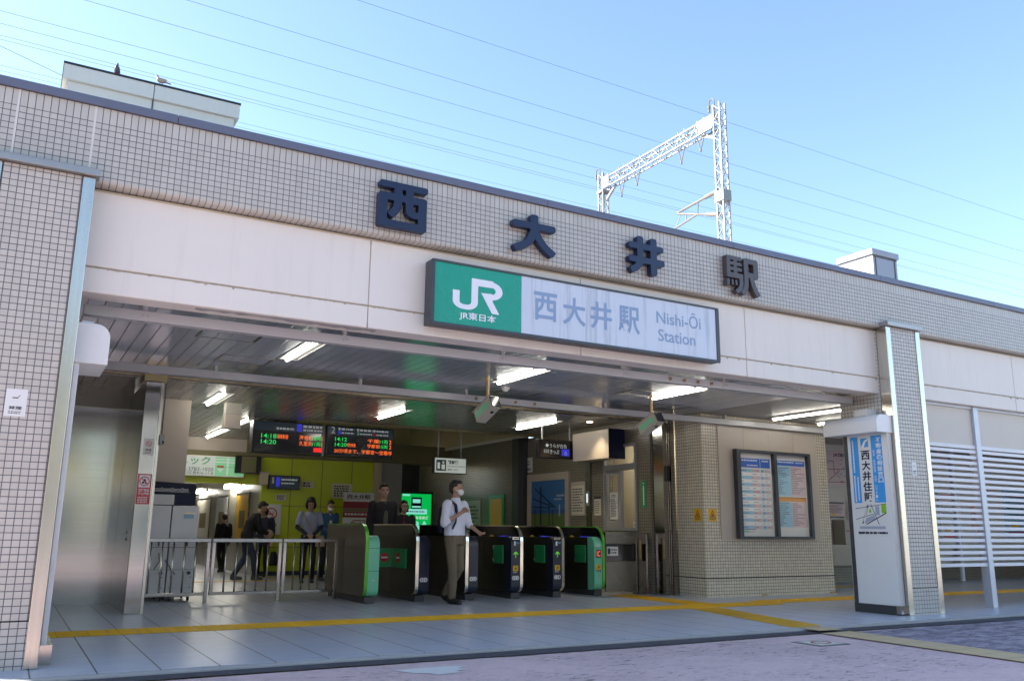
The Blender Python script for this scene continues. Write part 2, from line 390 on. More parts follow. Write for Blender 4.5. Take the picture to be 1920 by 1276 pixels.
def lines_of_text(mb, pl, u, v, w, h, n, lift=.004, fill=.55, seed=0, ragged=.3):
    """print too small to read: rows of little dashes"""
    rg = random.Random(seed); rh = h/n
    for i in range(n):
        x = u; end = u+w*(1-rg.random()*ragged)
        while x < end:
            l = min(rh*(.5+rg.random()*1.0), end-x); pl.rect(mb, x, x+l*.8, v+h-(i+1)*rh+rh*.2, v+h-(i+1)*rh+rh*(.2+fill), 0, lift); x += l+rh*.12
# ---- flat shapes from strokes: a distance field, its outline traced, then a solid with a real thickness
def sd_box(X, Y, p, q, w, rd):
    (ax, ay), (bx, by) = p, q; L = math.hypot(bx-ax, by-ay); dx, dy = (bx-ax)/L, (by-ay)/L; cx, cy = (ax+bx)/2, (ay+by)/2
    a = np.abs((X-cx)*dx+(Y-cy)*dy)-L/2+rd; b = np.abs(-(X-cx)*dy+(Y-cy)*dx)-w/2+rd
    return np.hypot(np.maximum(a, 0), np.maximum(b, 0))+np.minimum(np.maximum(a, b), 0)-rd
def sd_poly(X, Y, P):
    d = np.full(X.shape, 1e9); ins = np.zeros(X.shape, bool)
    for i in range(len(P)):
        (ax, ay), (bx, by) = P[i], P[(i+1) % len(P)]; ex, ey = bx-ax, by-ay
        t = np.clip(((X-ax)*ex+(Y-ay)*ey)/(ex*ex+ey*ey+1e-12), 0, 1); d = np.minimum(d, np.hypot(X-ax-t*ex, Y-ay-t*ey))
        c = ((ay > Y) != (by > Y)); 
        with np.errstate(divide='ignore', invalid='ignore'): ins ^= c & (X < (bx-ax)*(Y-ay)/(by-ay+1e-15)+ax)
    return np.where(ins, -d, d)
def outline(strokes, polys=(), res=110, rd=.3):
    g = np.linspace(-.08, 1.08, res); X, Y = np.meshgrid(g, g); D = np.full(X.shape, 1e9)
    for pts, w in strokes:
        for i in range(len(pts)-1):
            p, q = pts[i], pts[i+1]
            if i > 0:                       # overlap at the bends
                D = np.minimum(D, np.hypot(X-p[0], Y-p[1])-w/2)
            D = np.minimum(D, sd_box(X, Y, p, q, w, w*rd))
    for P in polys: D = np.minimum(D, sd_poly(X, Y, P))
    D = D+1e-9; seg = {}
    def cr(i, j, k, l):
        a, b = D[j, i], D[l, k]; t = a/(a-b); return (g[i]+(g[k]-g[i])*t, g[j]+(g[l]-g[j])*t)
    pos = {}
    for j in range(res-1):
        for i in range(res-1):
            c = [(i, j), (i+1, j), (i+1, j+1), (i, j+1)]; s = [D[y, x] < 0 for x, y in c]
            if all(s) or not any(s): continue
            ent = []
            for e in range(4):
                A, B = c[e], c[(e+1) % 4]
                if s[e] != s[(e+1) % 4]:
                    key = (min(A, B), max(A, B)); pos[key] = cr(*key[0], *key[1]); ent.append((key, s[e]))
            outs = [k for k, f in ent if f]; ins = [k for k, f in ent if not f]
            for a, b in zip(ins, outs if len(outs) == 1 else outs[::-1]): seg[a] = b
    loops = []
    while seg:
        k, nx = seg.popitem(); lp = [pos[k]]
        while nx in seg: lp.append(pos[nx]); nx = seg.pop(nx)
        if nx is not None and len(lp) > 3: loops.append(lp)
    return loops
def solid(loops, depth, bevel):
    cu = bpy.data.curves.new('s', 'CURVE'); cu.dimensions = '2D'; cu.fill_mode = 'BOTH'; cu.extrude = depth; cu.bevel_depth = bevel; cu.bevel_resolution = 1
    for lp in loops:
        sp = cu.splines.new('POLY'); sp.points.add(len(lp)-1)
        for p, q in zip(sp.points, lp): p.co = (q[0], q[1], 0, 1)
        sp.use_cyclic_u = True
    return curve_mesh(cu)
def arc(cx, cy, r, a0, a1, n=6): return [(cx+r*math.cos(R(a0+(a1-a0)*i/n)), cy+r*math.sin(R(a0+(a1-a0)*i/n))) for i in range(n+1)]

# ------------------------------------------------------------------ ground
K = dict(kind='structure')
mb = MB().box(-400, 400, -400, 7.30, -.24, -.04); mb.build('ground', 'far_ground', **K)
mb = MB().box(-30, 40, -3, 7.36, -.2, -.034); mb.build('street', 'pink_paving', **K)
mb = MB().box(8.78, 40, 2.2, 7.30, -.1, -.029); mb.build('pavement', 'worn_paving', **K)
def ragged(y0, y1, x0, x1, z, amp, step, seed):
    rg = random.Random(seed); vs, fs = [], []; x = x0; i = 0
    while x <= x1:
        vs += [(x, y0+amp*(rg.random()-.5)+amp*.8*math.sin(x*.9), z), (x, y1, z)]
        if i: fs.append((2*i-2, 2*i, 2*i+1, 2*i-1))
        x += step; i += 1
    return vs, fs
mb = MB().add(*ragged(7.34, 7.62, -30, 40, -.024, .035, .06, 3)); mb.build('gutter', 'asphalt', **K)
mb = MB().box(-30, 40, 7.60, 7.70, -.2, -.002); mb.build('kerb', 'concrete', bevel=.012, **K)
mb = MB().box(-8, 28, 7.704, 48, -.2, 0); mb.build('concourse_floor', 'granite', **K)
mb = MB()
mb.box(.42, 10.9, 10.28, 10.84, 0, .004); mb.box(9.42, 9.95, 10.842, 13.0, 0, .004); mb.box(10.902, 24, 10.52, 11.08, 0, .004)
mb.add([(8.33, 7.74, .004), (8.85, 7.74, .004), (9.5, 10.278, .004), (8.95, 10.278, .004)], [(0, 1, 2, 3)])
mb.box(5.3, 8.3, 20.6, 20.9, 0, .004); mb.box(2.9, 5.3, 19.3, 19.6, 0, .004); mb.box(15, 19, 13.0, 13.3, 0, .004)
mb.build('tactile_paving', 'tactile_yellow', **K)
mb = MB()
for x in np.arange(.5, 10.85, .30):        # raised bars, real relief
    for j in range(6): mb.box(x, x+.27, 10.32+j*.088, 10.35+j*.088, .004, .009)
for x in np.arange(10.95, 20, .30):
    for j in range(6): mb.box(x, x+.27, 10.56+j*.088, 10.59+j*.088, .004, .009)
for y in np.arange(10.9, 12.9, .30):
    for j in range(5): mb.box(9.47+j*.1, 9.50+j*.1, y, y+.27, .004, .009)
for y in np.arange(7.8, 10.2, .30):
    f = (y-7.74)/2.54
    for j in range(5): a = 8.38+.62*f+j*.1; mb.add([(a, y, .009), (a+.03, y, .009), (a+.095, y+.27, .009), (a+.065, y+.27, .009)], [(0, 1, 2, 3)])
mb.build('tactile_bars', 'tactile_yellow', **K)
mb = MB(); mb.add([(8.05, 2.2, -.022), (8.62, 2.2, -.022), (8.86, 7.34, -.022), (8.36, 7.34, -.022)], [(0, 1, 2, 3)])
mb.add([(8.36, 7.36, .001), (8.78, 7.36, .001), (8.74, 7.73, .001), (8.4, 7.73, .001)], [(0, 1, 2, 3)])
mb.build('tactile_path', 'tactile_tan', **K)
mb = MB(); mb.add([(2.92, 7.03, -.030), (3.02, 6.82, -.030), (3.13, 6.75, -.030), (3.16, 6.66, -.030), (3.3, 6.70, -.030), (3.42, 6.68, -.030), (3.38, 6.78, -.030), (3.52, 6.84, -.030), (3.45, 6.9, -.030), (3.56, 6.96, -.030), (3.5, 7.04, -.030), (3.2, 7.06, -.030)], [tuple(range(12))])
mb.build('road_patch', 'white_paint', **K)
mb = MB().mat(1); mb.box(7.45, 7.9, 6.55, 6.95, -.04, -.0305); mb.mat(0).box(7.5, 7.85, 6.6, 6.9, -.03, -.027)
mb.mat(2)
for i in range(20):
    a, b = R(18*i), R(18*(i+1)); mb.add([(7.675+.12*math.cos(a), 6.75+.1*math.sin(a), -.024), (7.675+.12*math.cos(b), 6.75+.1*math.sin(b), -.024), (7.675+.09*math.cos(b), 6.75+.075*math.sin(b), -.024), (7.675+.09*math.cos(a), 6.75+.075*math.sin(a), -.024)], [(0, 1, 2, 3)])
mb.build('no_smoking_floor_mark', ['off_white', 'teal_dark', 'dark_red'], label='worn no-smoking mark stuck on the pink paving beside the tan tactile path', cat='floor mark')

# ------------------------------------------------------------------ the station building and its parts
B = thing('station_building', 'low railway station with beige tiled fascia, white lintel panels and open entrance hall', 'building', (0, 8.2, 0))
def arcp(cy, cz, r, a0, a1, n=5): return [(cy+r*math.cos(R(a0+(a1-a0)*i/n)), cz+r*math.sin(R(a0+(a1-a0)*i/n))) for i in range(n+1)]
prof = [(8.22, 4.851)]+[(8.22, 4.165)]+arcp(8.255, 4.165, .035, 180, 268, 4)[1:]+[(8.40, 4.126), (8.40, 4.112), (8.55, 4.112), (8.55, 4.851)]
MB().prism(prof, 0, -6, 26).build('facade_band', 'band_tile', B)
mb = MB().box(-6, 26, 8.352, 8.45, 4.092, 4.11); mb.build('band_edge', 'panel_edge', B)
cop = MB()
for a, b in zip([-6, -2.2, 1.0, 5.15, 8.1, 11.1, 14.0, 17, 20, 23], [-2.2, 1.0, 5.15, 8.1, 11.1, 14.0, 17, 20, 23, 26]):
    cop.prism([(8.185, 4.853), (8.185, 4.925), (8.2, 4.94), (8.60, 4.955), (8.60, 4.86), (8.21, 4.86), (8.21, 4.853)], 0, a+.003, b-.003)
cop.build('coping', 'coping', B)
mb = MB()
for x in (-.31, .30): mb.box(x-.009, x+.009, 8.215, 8.221, 4.21, 4.85)
mb.build('expansion_joint', 'off_white', B)
def joint_streak(): pass
def lintel(x0, x1):
    g = .006
    mb = MB()
    mb.prism([(8.352, 4.09), (8.352, 3.392), (8.362, 3.386), (8.362, 3.374), (8.352, 3.368), (8.352, 3.152), (8.36, 3.144), (8.62, 3.144), (8.62, 3.20), (8.60, 4.09)], 0, x0+g, x1-g)
    return mb.build('lintel_panel', 'white_panel', B)
for a, b in ((-5.6, -.4), (.30, 3.04), (3.04, 5.72), (5.72, 8.41), (8.41, 11.10), (11.75, 14.59), (14.59, 17.4), (17.4, 20.2), (20.2, 23), (23, 26)):
    lp = lintel(a, b)
    rg = random.Random(int(a*10)); st = MB(); x = a+.015; vs = []; run = 0
    while x < b-.015:                       # ragged rust run below the groove, one strip per panel
        run = max(0, run*.35+(rg.random()-.8)*.03) if rg.random() < .9 else rg.random()**2*.035
        vs += [(x, 8.3505, 3.375), (x, 8.3505, 3.3715-run-.003*rg.random())]; x += .012+.02*rg.random()
    st.add(vs, [(2*i, 2*i+1, 2*i+3, 2*i+2) for i in range(len(vs)//2-1)]); st.build('rust_stain', 'rust_stain', lp)
MB().box(.3, 26, 8.358, 8.5, 3.2, 4.05).build('lintel_backing', 'rust_stain', B)
peel = MB(); rg = random.Random(5); x = 1.35
pv = []
while x < 3.2: pv.append((x, 8.40+.03*rg.random(), 3.1425)); x += .07
pv2 = [(p[0], 8.46+.08*rg.random(), 3.1425) for p in pv[::-1]]
peel.add(pv+pv2, [tuple(range(len(pv)*2))[::-1]]); peel.build('peeling_patch', 'concrete', B)

def column(xl, xr, side_visible):
    c = MB().box(xl+.105, xr-.105, 8.135, 9.0, .37, 4.13); 
    c = c.build('column', 'column_tile', B)
    pl = MB().box(xl+.10, xr-.10, 8.127, 9.0, 0, .362); pl.build('plinth', 'column_tile', c)
    for a, b in ((xl, xl+.10), (xr-.10, xr)):
        t = MB().prism([(a, 8.122), (b, 8.122), (b, 8.30), (a, 8.30)], 2, 0, 4.13); t.build('corner_trim', 'steel_trim', c, bevel=.006)
    MB().box(xl+.012, xr-.012, 8.31, 9.05, 0, 4.10).build('column_side', 'column_tile', c)
    MB().box(xl-.015, xr+.03, 8.07, 8.23, 4.135, 4.20).build('cap', 'steel_satin', c, bevel=.004)
    return c
column(-.46, .36, False); column(11.05, 11.83, True)

# ceilings
ce = MB().box(-.5, 10.62, 8.62, 12.93, 3.20, 3.26).build('front_ceiling', 'ceiling_metal', B)
MB().box(-.5, 10.62, 12.99, 16.70, 3.20, 3.26).build('hall_ceiling', 'ceiling_inner', B)
MB().box(-.5, 4.90, 16.70, 21.5, 3.20, 3.26).build('hall_ceiling', 'ceiling_inner', B)
MB().box(10.64, 26, 8.62, 21.5, 3.20, 3.26).build('side_ceiling', 'ceiling_matte', B)
MB().box(-.5, 26, 8.62, 24, 4.5, 4.8).build('roof', 'concrete', B)
MB().box(4.9, 10.2, 16.7, 24, 4.2, 4.3).build('raised_ceiling', 'cream_wall', B)
mb = MB().box(10.2, 10.3, 16.72, 24, 3.27, 4.2); mb.mat(1).box(10.192, 10.2, 16.72, 24, 3.20, 3.27); mb.mat(1)
for y in (17.6, 19, 20.6, 22.2): mb.box(10.196, 10.2, y, y+.012, 3.27, 4.2)
mb.build('bulkhead', ['cream_wall', 'off_white'], B)
MB().box(4.8, 4.9, 16.7, 24, 3.262, 4.2).build('bulkhead', 'olive', B)
MB().box(4.9, 10.2, 16.62, 16.7, 3.262, 4.2).build('bulkhead', 'cream_wall', B)
MB().box(4.9, 10.4, 23.9, 24, 3.2, 4.2).build('bulkhead', 'cream_wall', B)
mb = MB().box(.9, 10.62, 12.93, 12.99, 3.15, 3.24); mb.mat(1).box(.9, 10.62, 12.92, 12.928, 3.175, 3.19)
mb.build('shutter_slot', ['steel_dark', 'bronze'], B)
MB().box(4.9, 10.62, 16.66, 16.70, 3.16, 3.198).build('ceiling_edge', 'olive', B)
for y0, z0, x0, x1, jt in ((8.76, 3.03, .42, 11.0, (.95, 2.95, 4.9, 6.7, 8.4)), (11.68, 3.02, .75, 14.2, (2.2, 4.2, 5.9, 8.5, 11.2, 12.6))):
    b = MB().box(x0, x1, y0, y0+.11, z0, z0+.10).build('ceiling_beam', 'conduit_paint', B, bevel=.006)
    for x in jt:
        mb = MB(); mb.box(x-.05, x+.05, y0-.004, y0, z0+.0, z0+.075); mb.mat(1); mb.tube([(x-.022, y0-.012, z0+.05), (x-.022, y0-.003, z0+.05)], .008, 6); mb.tube([(x+.022, y0-.012, z0+.05), (x+.022, y0-.003, z0+.05)], .008, 6)
        mb.build('joint_bracket', ['conduit_paint', 'grey_paint'], b); MB().box(x-.02, x+.02, y0+.02, y0+.09, z0+.10, 3.2).build('hanger', 'conduit_paint', b)
    xs = (7.42, 7.66, 7.90, 8.14) if y0 < 9 else (6.05, 6.4, 6.75, 7.1)
    for x in xs: MB().tube([(x, y0-.02, z0+.05), (x, y0-.002, z0+.05)], .024, 10).mat(1).tube([(x, y0-.022, z0+.05), (x, y0-.0205, z0+.05)], .012, 8).build('sensor_eye', ['rusty_paint', 'black'], b)
# access hatches and a grille in the front ceiling
for x, y in ((1.62, 9.55), (2.1, 10.9), (6.4, 11.25), (8.0, 10.3), (9.3, 11.2)):
    mb = MB(); 
    mb.box(x, x+.03, y, y+.45, 3.194, 3.1995).box(x+.63, x+.66, y, y+.45, 3.194, 3.1995).box(x+.03, x+.63, y, y+.012, 3.196, 3.1995).box(x+.03, x+.63, y+.438, y+.45, 3.196, 3.1995)
    mb.build('access_hatch', 'steel_dark', B)
# left steel pocket wall and pillar
MB().box(-.4, 1.50, 14.45, 14.6, 0, 2.86).build('steel_wall', 'steel', B)
MB().box(-.4, 1.52, 14.40, 14.6, 2.865, 3.2).build('wall_head', 'steel_dark', B)
MB().box(-.5, -.4, 8.9, 15, 0, 3.2).build('side_wall', 'cream_wall', B)
p = MB().box(1.47, 1.665, 12.62, 14.44, 0, 3.05).build('steel_pillar', 'steel', B, bevel=.006)
mb = MB().box(1.675, 1.71, 12.66, 12.95, 0, 3.05); mb.build('shutter_guide', 'steel_trim', p)
MB().box(1.44, 1.73, 12.6, 13.0, 3.055, 3.15).build('head_trim', 'bronze', p)
mb = MB(); mb.box(1.465, 1.469, 13.1, 13.16, .92, .96); mb.box(1.465, 1.469, 13.1, 13.16, 1.01, 1.05); mb.build('lock', 'black', p)
# beige shaft above the ticket machine cabinets
MB().box(1.66, 2.52, 15.3, 21.4, 0, 3.2).build('beige_shaft', 'beige_board', B)
# hall back: green wall, header, corridor
gw = MB().box(5.33, 8.17, 21.5, 21.7, 0, 2.80).build('green_wall', 'green_wall', B)
mb = MB()
for x in (6.04, 6.82, 7.60): mb.box(x-.007, x+.007, 21.494, 21.499, .08, 2.8)
for z in (1.64, .66): mb.box(5.33, 8.17, 21.494, 21.4985, z-.007, z+.007)
mb.mat(1).box(5.33, 8.17, 21.485, 21.5, 0, .10); mb.build('panel_joint', ['olive', 'dark_grey'], gw)
MB().box(4.9, 10.4, 21.45, 21.75, 2.81, 3.3).build('hall_header', 'olive', B)
MB().box(8.175, 8.38, 21.4, 21.7, 0, 2.8).build('hall_pier', 'cream_wall', B)
MB().box(8.385, 8.96, 21.45, 21.7, 0, 2.8).build('hall_pier', 'grey_paint', B)
MB().box(8.9, 10.5, 23.6, 23.7, 0, 3.3).build('dark_wall', 'dark_grey', B)
mb = MB().box(2.5, 5.33, 21.5, 21.7, 2.90, 3.2); mb.build('corridor_header', 'beige_board', B)
mb = MB().box(2.5, 5.33, 21.48, 21.7, 2.78, 2.895); mb.build('corridor_lintel', 'olive', B)
mb = MB().box(2.5, 5.33, 21.5, 21.7, 2.14, 2.775); mb.build('corridor_lintel', 'green_wall', B)
MB().box(5.34, 5.44, 21.7, 46, 0, 2.5).build('corridor_wall', 'corridor_wall', B)
MB().box(2.3, 2.4, 21.7, 46, 0, 2.5).build('corridor_wall', 'corridor_wall', B)
MB().box(2.4, 5.34, 21.7, 46, 2.5, 2.6).build('corridor_ceiling', 'ceiling_far', B)
MB().box(2.4, 5.34, 45.9, 46, 0, 2.5).build('corridor_wall', 'cream_wall', B)
# ticket office block at the right of the hall
bk = MB().box(10.70, 13.93, 11.82, 12.54, 0, 3.2)
bk = bk.build('ticket_office_wall', 'booth_tile', B)
mb = MB().box(10.694, 10.70, 11.82, 12.54, .315, .335).box(10.694, 13.936, 11.814, 11.82, .315, .335); mb.build('groove', 'ink', bk)
mb = MB(); 
for a, b in ((11.07, 11.70), (11.70, 12.35), (12.35, 13.0), (13.0, 13.63)): mb.box(a+.002, b-.002, 11.80, 11.82, .985, 3.15)
mb.build('poster_board', 'beige_board', bk)
mb = MB().box(12.0, 12.12, 11.80, 11.82, 0, .03).box(13.78, 13.94, 11.79, 11.82, 0, .03); mb.build('base_vent', 'rusty_paint', bk)
mb = MB().box(10.44, 10.52, 12.60, 12.9, 0, 3.2).box(10.60, 10.69, 12.56, 12.9, 0, 3.2); mb.mat(1).box(10.52, 10.60, 12.68, 12.9, 0, 3.2)
mb.mat(2).box(10.53, 10.55, 12.64, 12.66, 0, 3.2).box(10.57, 10.585, 12.64, 12.66, 0, 3.2)
mb.build('shutter_guide', ['steel', 'steel_dark', 'steel_trim'], B)
MB().box(10.50, 10.56, 12.56, 12.62, 2.02, 2.3).build('shutter_switch', 'black', B)
# side wall with the window: built round its opening (y 13.35..14.34, z 1.15..2.75)
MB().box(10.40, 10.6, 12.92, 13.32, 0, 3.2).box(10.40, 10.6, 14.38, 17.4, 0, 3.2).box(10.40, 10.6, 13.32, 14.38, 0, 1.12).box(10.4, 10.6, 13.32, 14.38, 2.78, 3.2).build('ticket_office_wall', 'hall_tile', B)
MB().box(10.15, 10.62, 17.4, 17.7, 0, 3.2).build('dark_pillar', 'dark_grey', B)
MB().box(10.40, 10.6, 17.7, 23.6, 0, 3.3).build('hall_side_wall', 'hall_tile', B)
MB().box(11.8, 11.9, 12.6, 17.3, 0, 3.2).build('office_back_wall', 'cream_wall', B)
MB().box(10.6, 11.9, 17.3, 17.4, 0, 3.2).build('office_back_wall', 'cream_wall', B)
w = MB()
for y0, y1, z0, z1 in ((13.32, 13.37, 1.12, 2.78), (14.33, 14.38, 1.12, 2.78), (13.37, 14.33, 2.73, 2.78), (13.37, 14.33, 1.12, 1.18), (13.37, 14.33, 2.28, 2.40), (13.80, 13.86, 1.18, 2.28)): w.box(10.36, 10.44, y0, y1, z0, z1)
w.box(10.39, 10.43, 13.86, 13.93, 1.18, 2.28).box(10.39, 10.43, 14.27, 14.33, 1.18, 2.28).box(10.39, 10.43, 13.93, 14.27, 2.2, 2.28).box(10.39, 10.43, 13.93, 14.27, 1.18, 1.32)
w = w.build('office_window', 'grey_paint', B, bevel=.004)
MB().box(10.408, 10.412, 13.93, 14.27, 1.32, 2.2).build('pane', 'pane', w)
MB().box(10.408, 10.412, 13.37, 14.33, 2.40, 2.73).build('pane', 'pane', w)
mb = MB().box(10.401, 10.406, 13.96, 14.2, 1.34, 1.86); q = Pl((10.401, 14.2, 1.34), FL); mb.mat(1); lines_of_text(mb, q, .02, .04, .2, .36, 11, .002, seed=2); lines_of_text(mb, q, .05, .42, .14, .07, 2, .002, seed=3)
mb.build('notice', ['paper_white', 'ink'], w)
cb = MB().box(10.02, 10.40, 13.70, 14.95, 2.50, 3.06).build('window_canopy', 'beige_board', B)
MB().box(10.015, 10.405, 13.69, 13.70, 2.49, 3.07).build('end_panel', 'navy', cb)
# the far right: wall with the ticket machines, behind the screen
MB().box(13.0, 26, 14.3, 14.4, 0, 3.2).build('machine_wall', 'off_white', B)
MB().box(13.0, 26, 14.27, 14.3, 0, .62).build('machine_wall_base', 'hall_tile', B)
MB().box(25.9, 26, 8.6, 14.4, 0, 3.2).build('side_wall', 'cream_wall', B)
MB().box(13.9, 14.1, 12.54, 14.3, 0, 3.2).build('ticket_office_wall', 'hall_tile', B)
mb = MB().prism([(14.29, .86), (14.29, .40), (13.95, .40), (13.9, .80), (13.9, .86)], 0, 14.6, 25); mb.build('counter', 'vending', B)
mb = MB().box(16.9, 20.4, 13.95, 14.28, .87, 1.42); mb.build('machine_front', 'vending', B)

# rooftop: penthouse and tank box, viaduct far behind
pn = thing('rooftop_penthouse', 'white lift penthouse with overhanging dark edged parapet, on the left of the roof', 'penthouse', (1, 12.2, 4.8))
MB().box(.06, 2.22, 12.05, 15, 4.8, 6.875).build('wall', 'penthouse', pn)
mb = MB()
for a, b in ((0.0, 1.115), (1.125, 2.28)): mb.box(a, b, 12.0, 15.1, 6.88, 7.085)
mb.build('parapet', 'penthouse', pn)
MB().box(-.01, 2.29, 11.99, 15.1, 7.088, 7.115).build('dark_edge', 'black', pn)
MB().box(1.112, 1.128, 12.04, 12.048, 4.8, 6.875).build('joint', 'dark_grey', pn)
bxx = thing('rooftop_box', 'small pale grey metal box with lid on the roof edge at right', 'roof box', (13.7, 10.2, 4.8))
MB().box(13.40, 14.08, 10.0, 10.76, 4.8, 6.16).build('body', 'rooftop_metal', bxx)
MB().box(13.36, 14.12, 9.97, 10.79, 6.165, 6.28).build('lid', 'rooftop_metal', bxx, bevel=.008)
mb = MB().box(13.46, 13.485, 9.992, 10.0, 4.8, 6.15).box(14.0, 14.025, 9.992, 10.0, 4.8, 6.15); mb.mat(0).box(13.40, 14.08, 9.993, 9.999, 6.13, 6.165); mb.build('seam', 'dark_grey', bxx)
vd = thing('railway_viaduct', 'concrete railway viaduct behind the station, under the overhead wires', 'viaduct', (10, 31, 0))
MB().box(-80, 140, 24.5, 40, 10.2, 11.5).build('deck', 'concrete', vd)
MB().box(-80, 140, 24.4, 24.6, 11.5, 12.3).build('parapet', 'concrete', vd)

t = thing('office_fill_lamp', 'white strip lamp added on the ticket office ceiling to brighten the room behind the window', 'light', (11.2, 14.2, 3.1)); MB().box(11.1, 11.3, 13.3, 15.2, 3.14, 3.19).build('housing', 'white_paint', t); MB().box(11.12, 11.28, 13.35, 15.15, 3.11, 3.138).build('diffuser', 'tube', t)  # added lamp that brightens the office interior behind the window
MB().box(10.6, 11.9, 12.56, 17.4, 3.19, 3.198).build('office_ceiling', 'off_white', B)

for i, (y0, y1, m_, c_) in enumerate(((22.6, 24.0, 'yellow', 'yellow framed poster on the corridor wall, nearest the green wall'), (25.0, 26.6, 'paper_white', 'pale framed poster in the middle of the corridor wall'), (27.4, 29.6, 'paper', 'wide cream framed poster deep in the corridor'), (31, 34, 'paper_white', 'farthest framed poster on the corridor wall'))):
    q = Pl((5.338, y1, .75), FL); mb = MB(); q.rect(mb, 0, y1-y0, 0, 1.25, 0, .03); mb.mat(1); q.rect(mb, .06, y1-y0-.06, .06, 1.19, .03, .032); mb.mat(2); q.rect(mb, (y1-y0)*.3, (y1-y0)*.75, .35, .8, .032, .033); mb.build('framed_poster', ['steel_dark', m_, 'olive'], label=c_, cat='poster')
# ------------------------------------------------------------------ facade letters
def letter(ch, x0, x1, z0, z1, strokes, m, label, rd=.3):
    V, F = solid(outline(strokes, res=170, rd=rd), .036, .004)
    lo, hi = V.min(0), V.max(0)
    mb = MB().add([(x0+(p[0]-lo[0])/(hi[0]-lo[0])*(x1-x0), 8.16-p[2], z0+(p[1]-lo[1])/(hi[1]-lo[1])*(z1-z0)) for p in V], F)
    o = mb.build('facade_character', m, label=label, cat='sign letter', group='raised characters of the station name on the tiled fascia')
    mb = MB()
    for u, w in ((.3, .3), (.7, .3), (.3, .75), (.7, .75)): pass
    return o
W = .155
NISHI = [([(.03, .92), (.97, .92)], .135), ([(.10, .74), (.10, .02)], .16), ([(.02, .66), (.95, .66)], .15), ([(.87, .74), (.87, .02)], .155), ([(.02, .085), (.95, .085)], .15),
         ([(.385, .92), (.385, .55), (.36, .42), (.31, .33), (.24, .255)], .15), ([(.61, .92), (.61, .46), (.63, .38), (.70, .345), (.86, .345)], .145)]
DAI = [([(.02, .70), (.98, .70)], .16), ([(.5, .98), (.5, .62)], .17), ([(.5, .70), (.485, .55), (.44, .41), (.37, .29), (.25, .18), (.06, .09)], .165), ([(.5, .66), (.56, .48), (.65, .33), (.76, .20), (.95, .055)], .165)]
I_ = [([(.02, .72), (.96, .72)], .155), ([(.01, .36), (.99, .36)], .155), ([(.32, .98), (.32, .42), (.30, .30), (.25, .2), (.17, .12), (.06, .06)], .165), ([(.69, .98), (.69, .01)], .175)]
EKI = [([(.03, .93), (.47, .93)], .10), ([(.07, .98), (.07, .42)], .10), ([(.03, .79), (.47, .79)], .085), ([(.03, .65), (.47, .65)], .085), ([(.03, .485), (.5, .485)], .13), ([(.275, .95), (.275, .5)], .09),
       ([(.44, .5), (.445, .3), (.42, .2), (.36, .12), (.28, .07)], .11), ([(.055, .37), (.045, .21)], .07), ([(.17, .37), (.18, .24)], .05), ([(.28, .37), (.30, .24)], .05),
       ([(.56, .92), (.95, .92)], .13), ([(.60, .97), (.60, .4), (.585, .25), (.54, .14), (.47, .05)], .125), ([(.90, .97), (.90, .5)], .14), ([(.6, .56), (.95, .56)], .13), ([(.76, .52), (.80, .36), (.86, .2), (.97, .05)], .125)]
letter('n', 3.02, 3.58, 4.20, 4.71, NISHI, 'letter_navy', 'dark navy boxy raised character with two inner legs, leftmost on the tiled fascia')
letter('d', 4.64, 5.22, 4.20, 4.68, DAI, 'letter_navy', 'dark navy raised character like a person with arms spread, second on the tiled fascia')
letter('i', 6.29, 6.85, 4.215, 4.70, I_, 'letter_navy', 'dark raised character like a hash grid with curved foot, third on the tiled fascia')
letter('e', 7.90, 8.50, 4.19, 4.71, EKI, 'letter_reflection', 'raised character of many strokes, brownish reflection put in its colour, rightmost on the tiled fascia', rd=.2)

# ------------------------------------------------------------------ station sign over the entrance
sg = thing('station_sign', 'long light box sign, green left with white railway emblem, pale right with the station name', 'sign', (5.65, 8.2, 3.23))
YS = 8.15
mb = MB().box(3.665, 7.74, YS+.01, 8.32, 3.235, 3.945); mb.build('case', 'sign_frame', sg)
mb = MB().box(3.665, 7.74, YS-.012, YS+.008, 3.925, 3.95).box(3.665, 7.74, YS-.012, YS+.008, 3.225, 3.26).box(3.66, 3.70, YS-.012, YS+.008, 3.26, 3.925).box(7.69, 7.745, YS-.012, YS+.008, 3.26, 3.925)
mb.build('frame', 'sign_frame', sg, bevel=.004)
gp = MB().box(3.70, 4.775, YS, YS+.01, 3.26, 3.925).build('green_panel', 'sign_green', sg)
wp = MB().box(4.778, 7.69, YS, YS+.01, 3.26, 3.925).build('white_panel', 'sign_white', sg)
JRP = [[(.603, .605), (.84, .62), (.85, .40), (1.0, .05), (.842, .05)], [(.40, .99), (.86, .99), (.86, .79), (.40, .79)], [(.603, .605), (.85, .605), (.85, .40), (.72, .42)]]
JRS = [([(.077, .585), (.077, .27)], .142), ([(.077, .3)]+arc(.235, .30, .162, 180, 270, 6)+[(.30, .135)]+arc(.30, .30, .165, 270, 360, 6)+[(.466, .4)], .138), ([(.466, .99), (.466, .3)], .138)]
JRS += [([(.80, .892), (.83, .89)]+arc(.80, .70, .192, 80, -80, 10)+[(.78, .508)], .15)]
V, F = solid(outline(JRS, JRP, res=140, rd=.02), .002, 0)
lo, hi = V.min(0), V.max(0); jx0, jx1, jz0, jz1 = 3.915, 4.53, 3.43, 3.80
MB().add([(jx0+(p[0]-lo[0])/(hi[0]-lo[0])*(jx1-jx0), YS-.003-p[2]*.5, jz0+(p[1]-lo[1])/(hi[1]-lo[1])*(jz1-jz0)) for p in V], F).build('emblem', 'sign_text_white', gp)
q = Pl((0, YS, 0))
mb = MB(); write(mb, q, 'JR東日本', 4.00, 3.315, .455, .095, .003, .018); mb.build('lettering', 'sign_text_white', gp)
mb = MB()
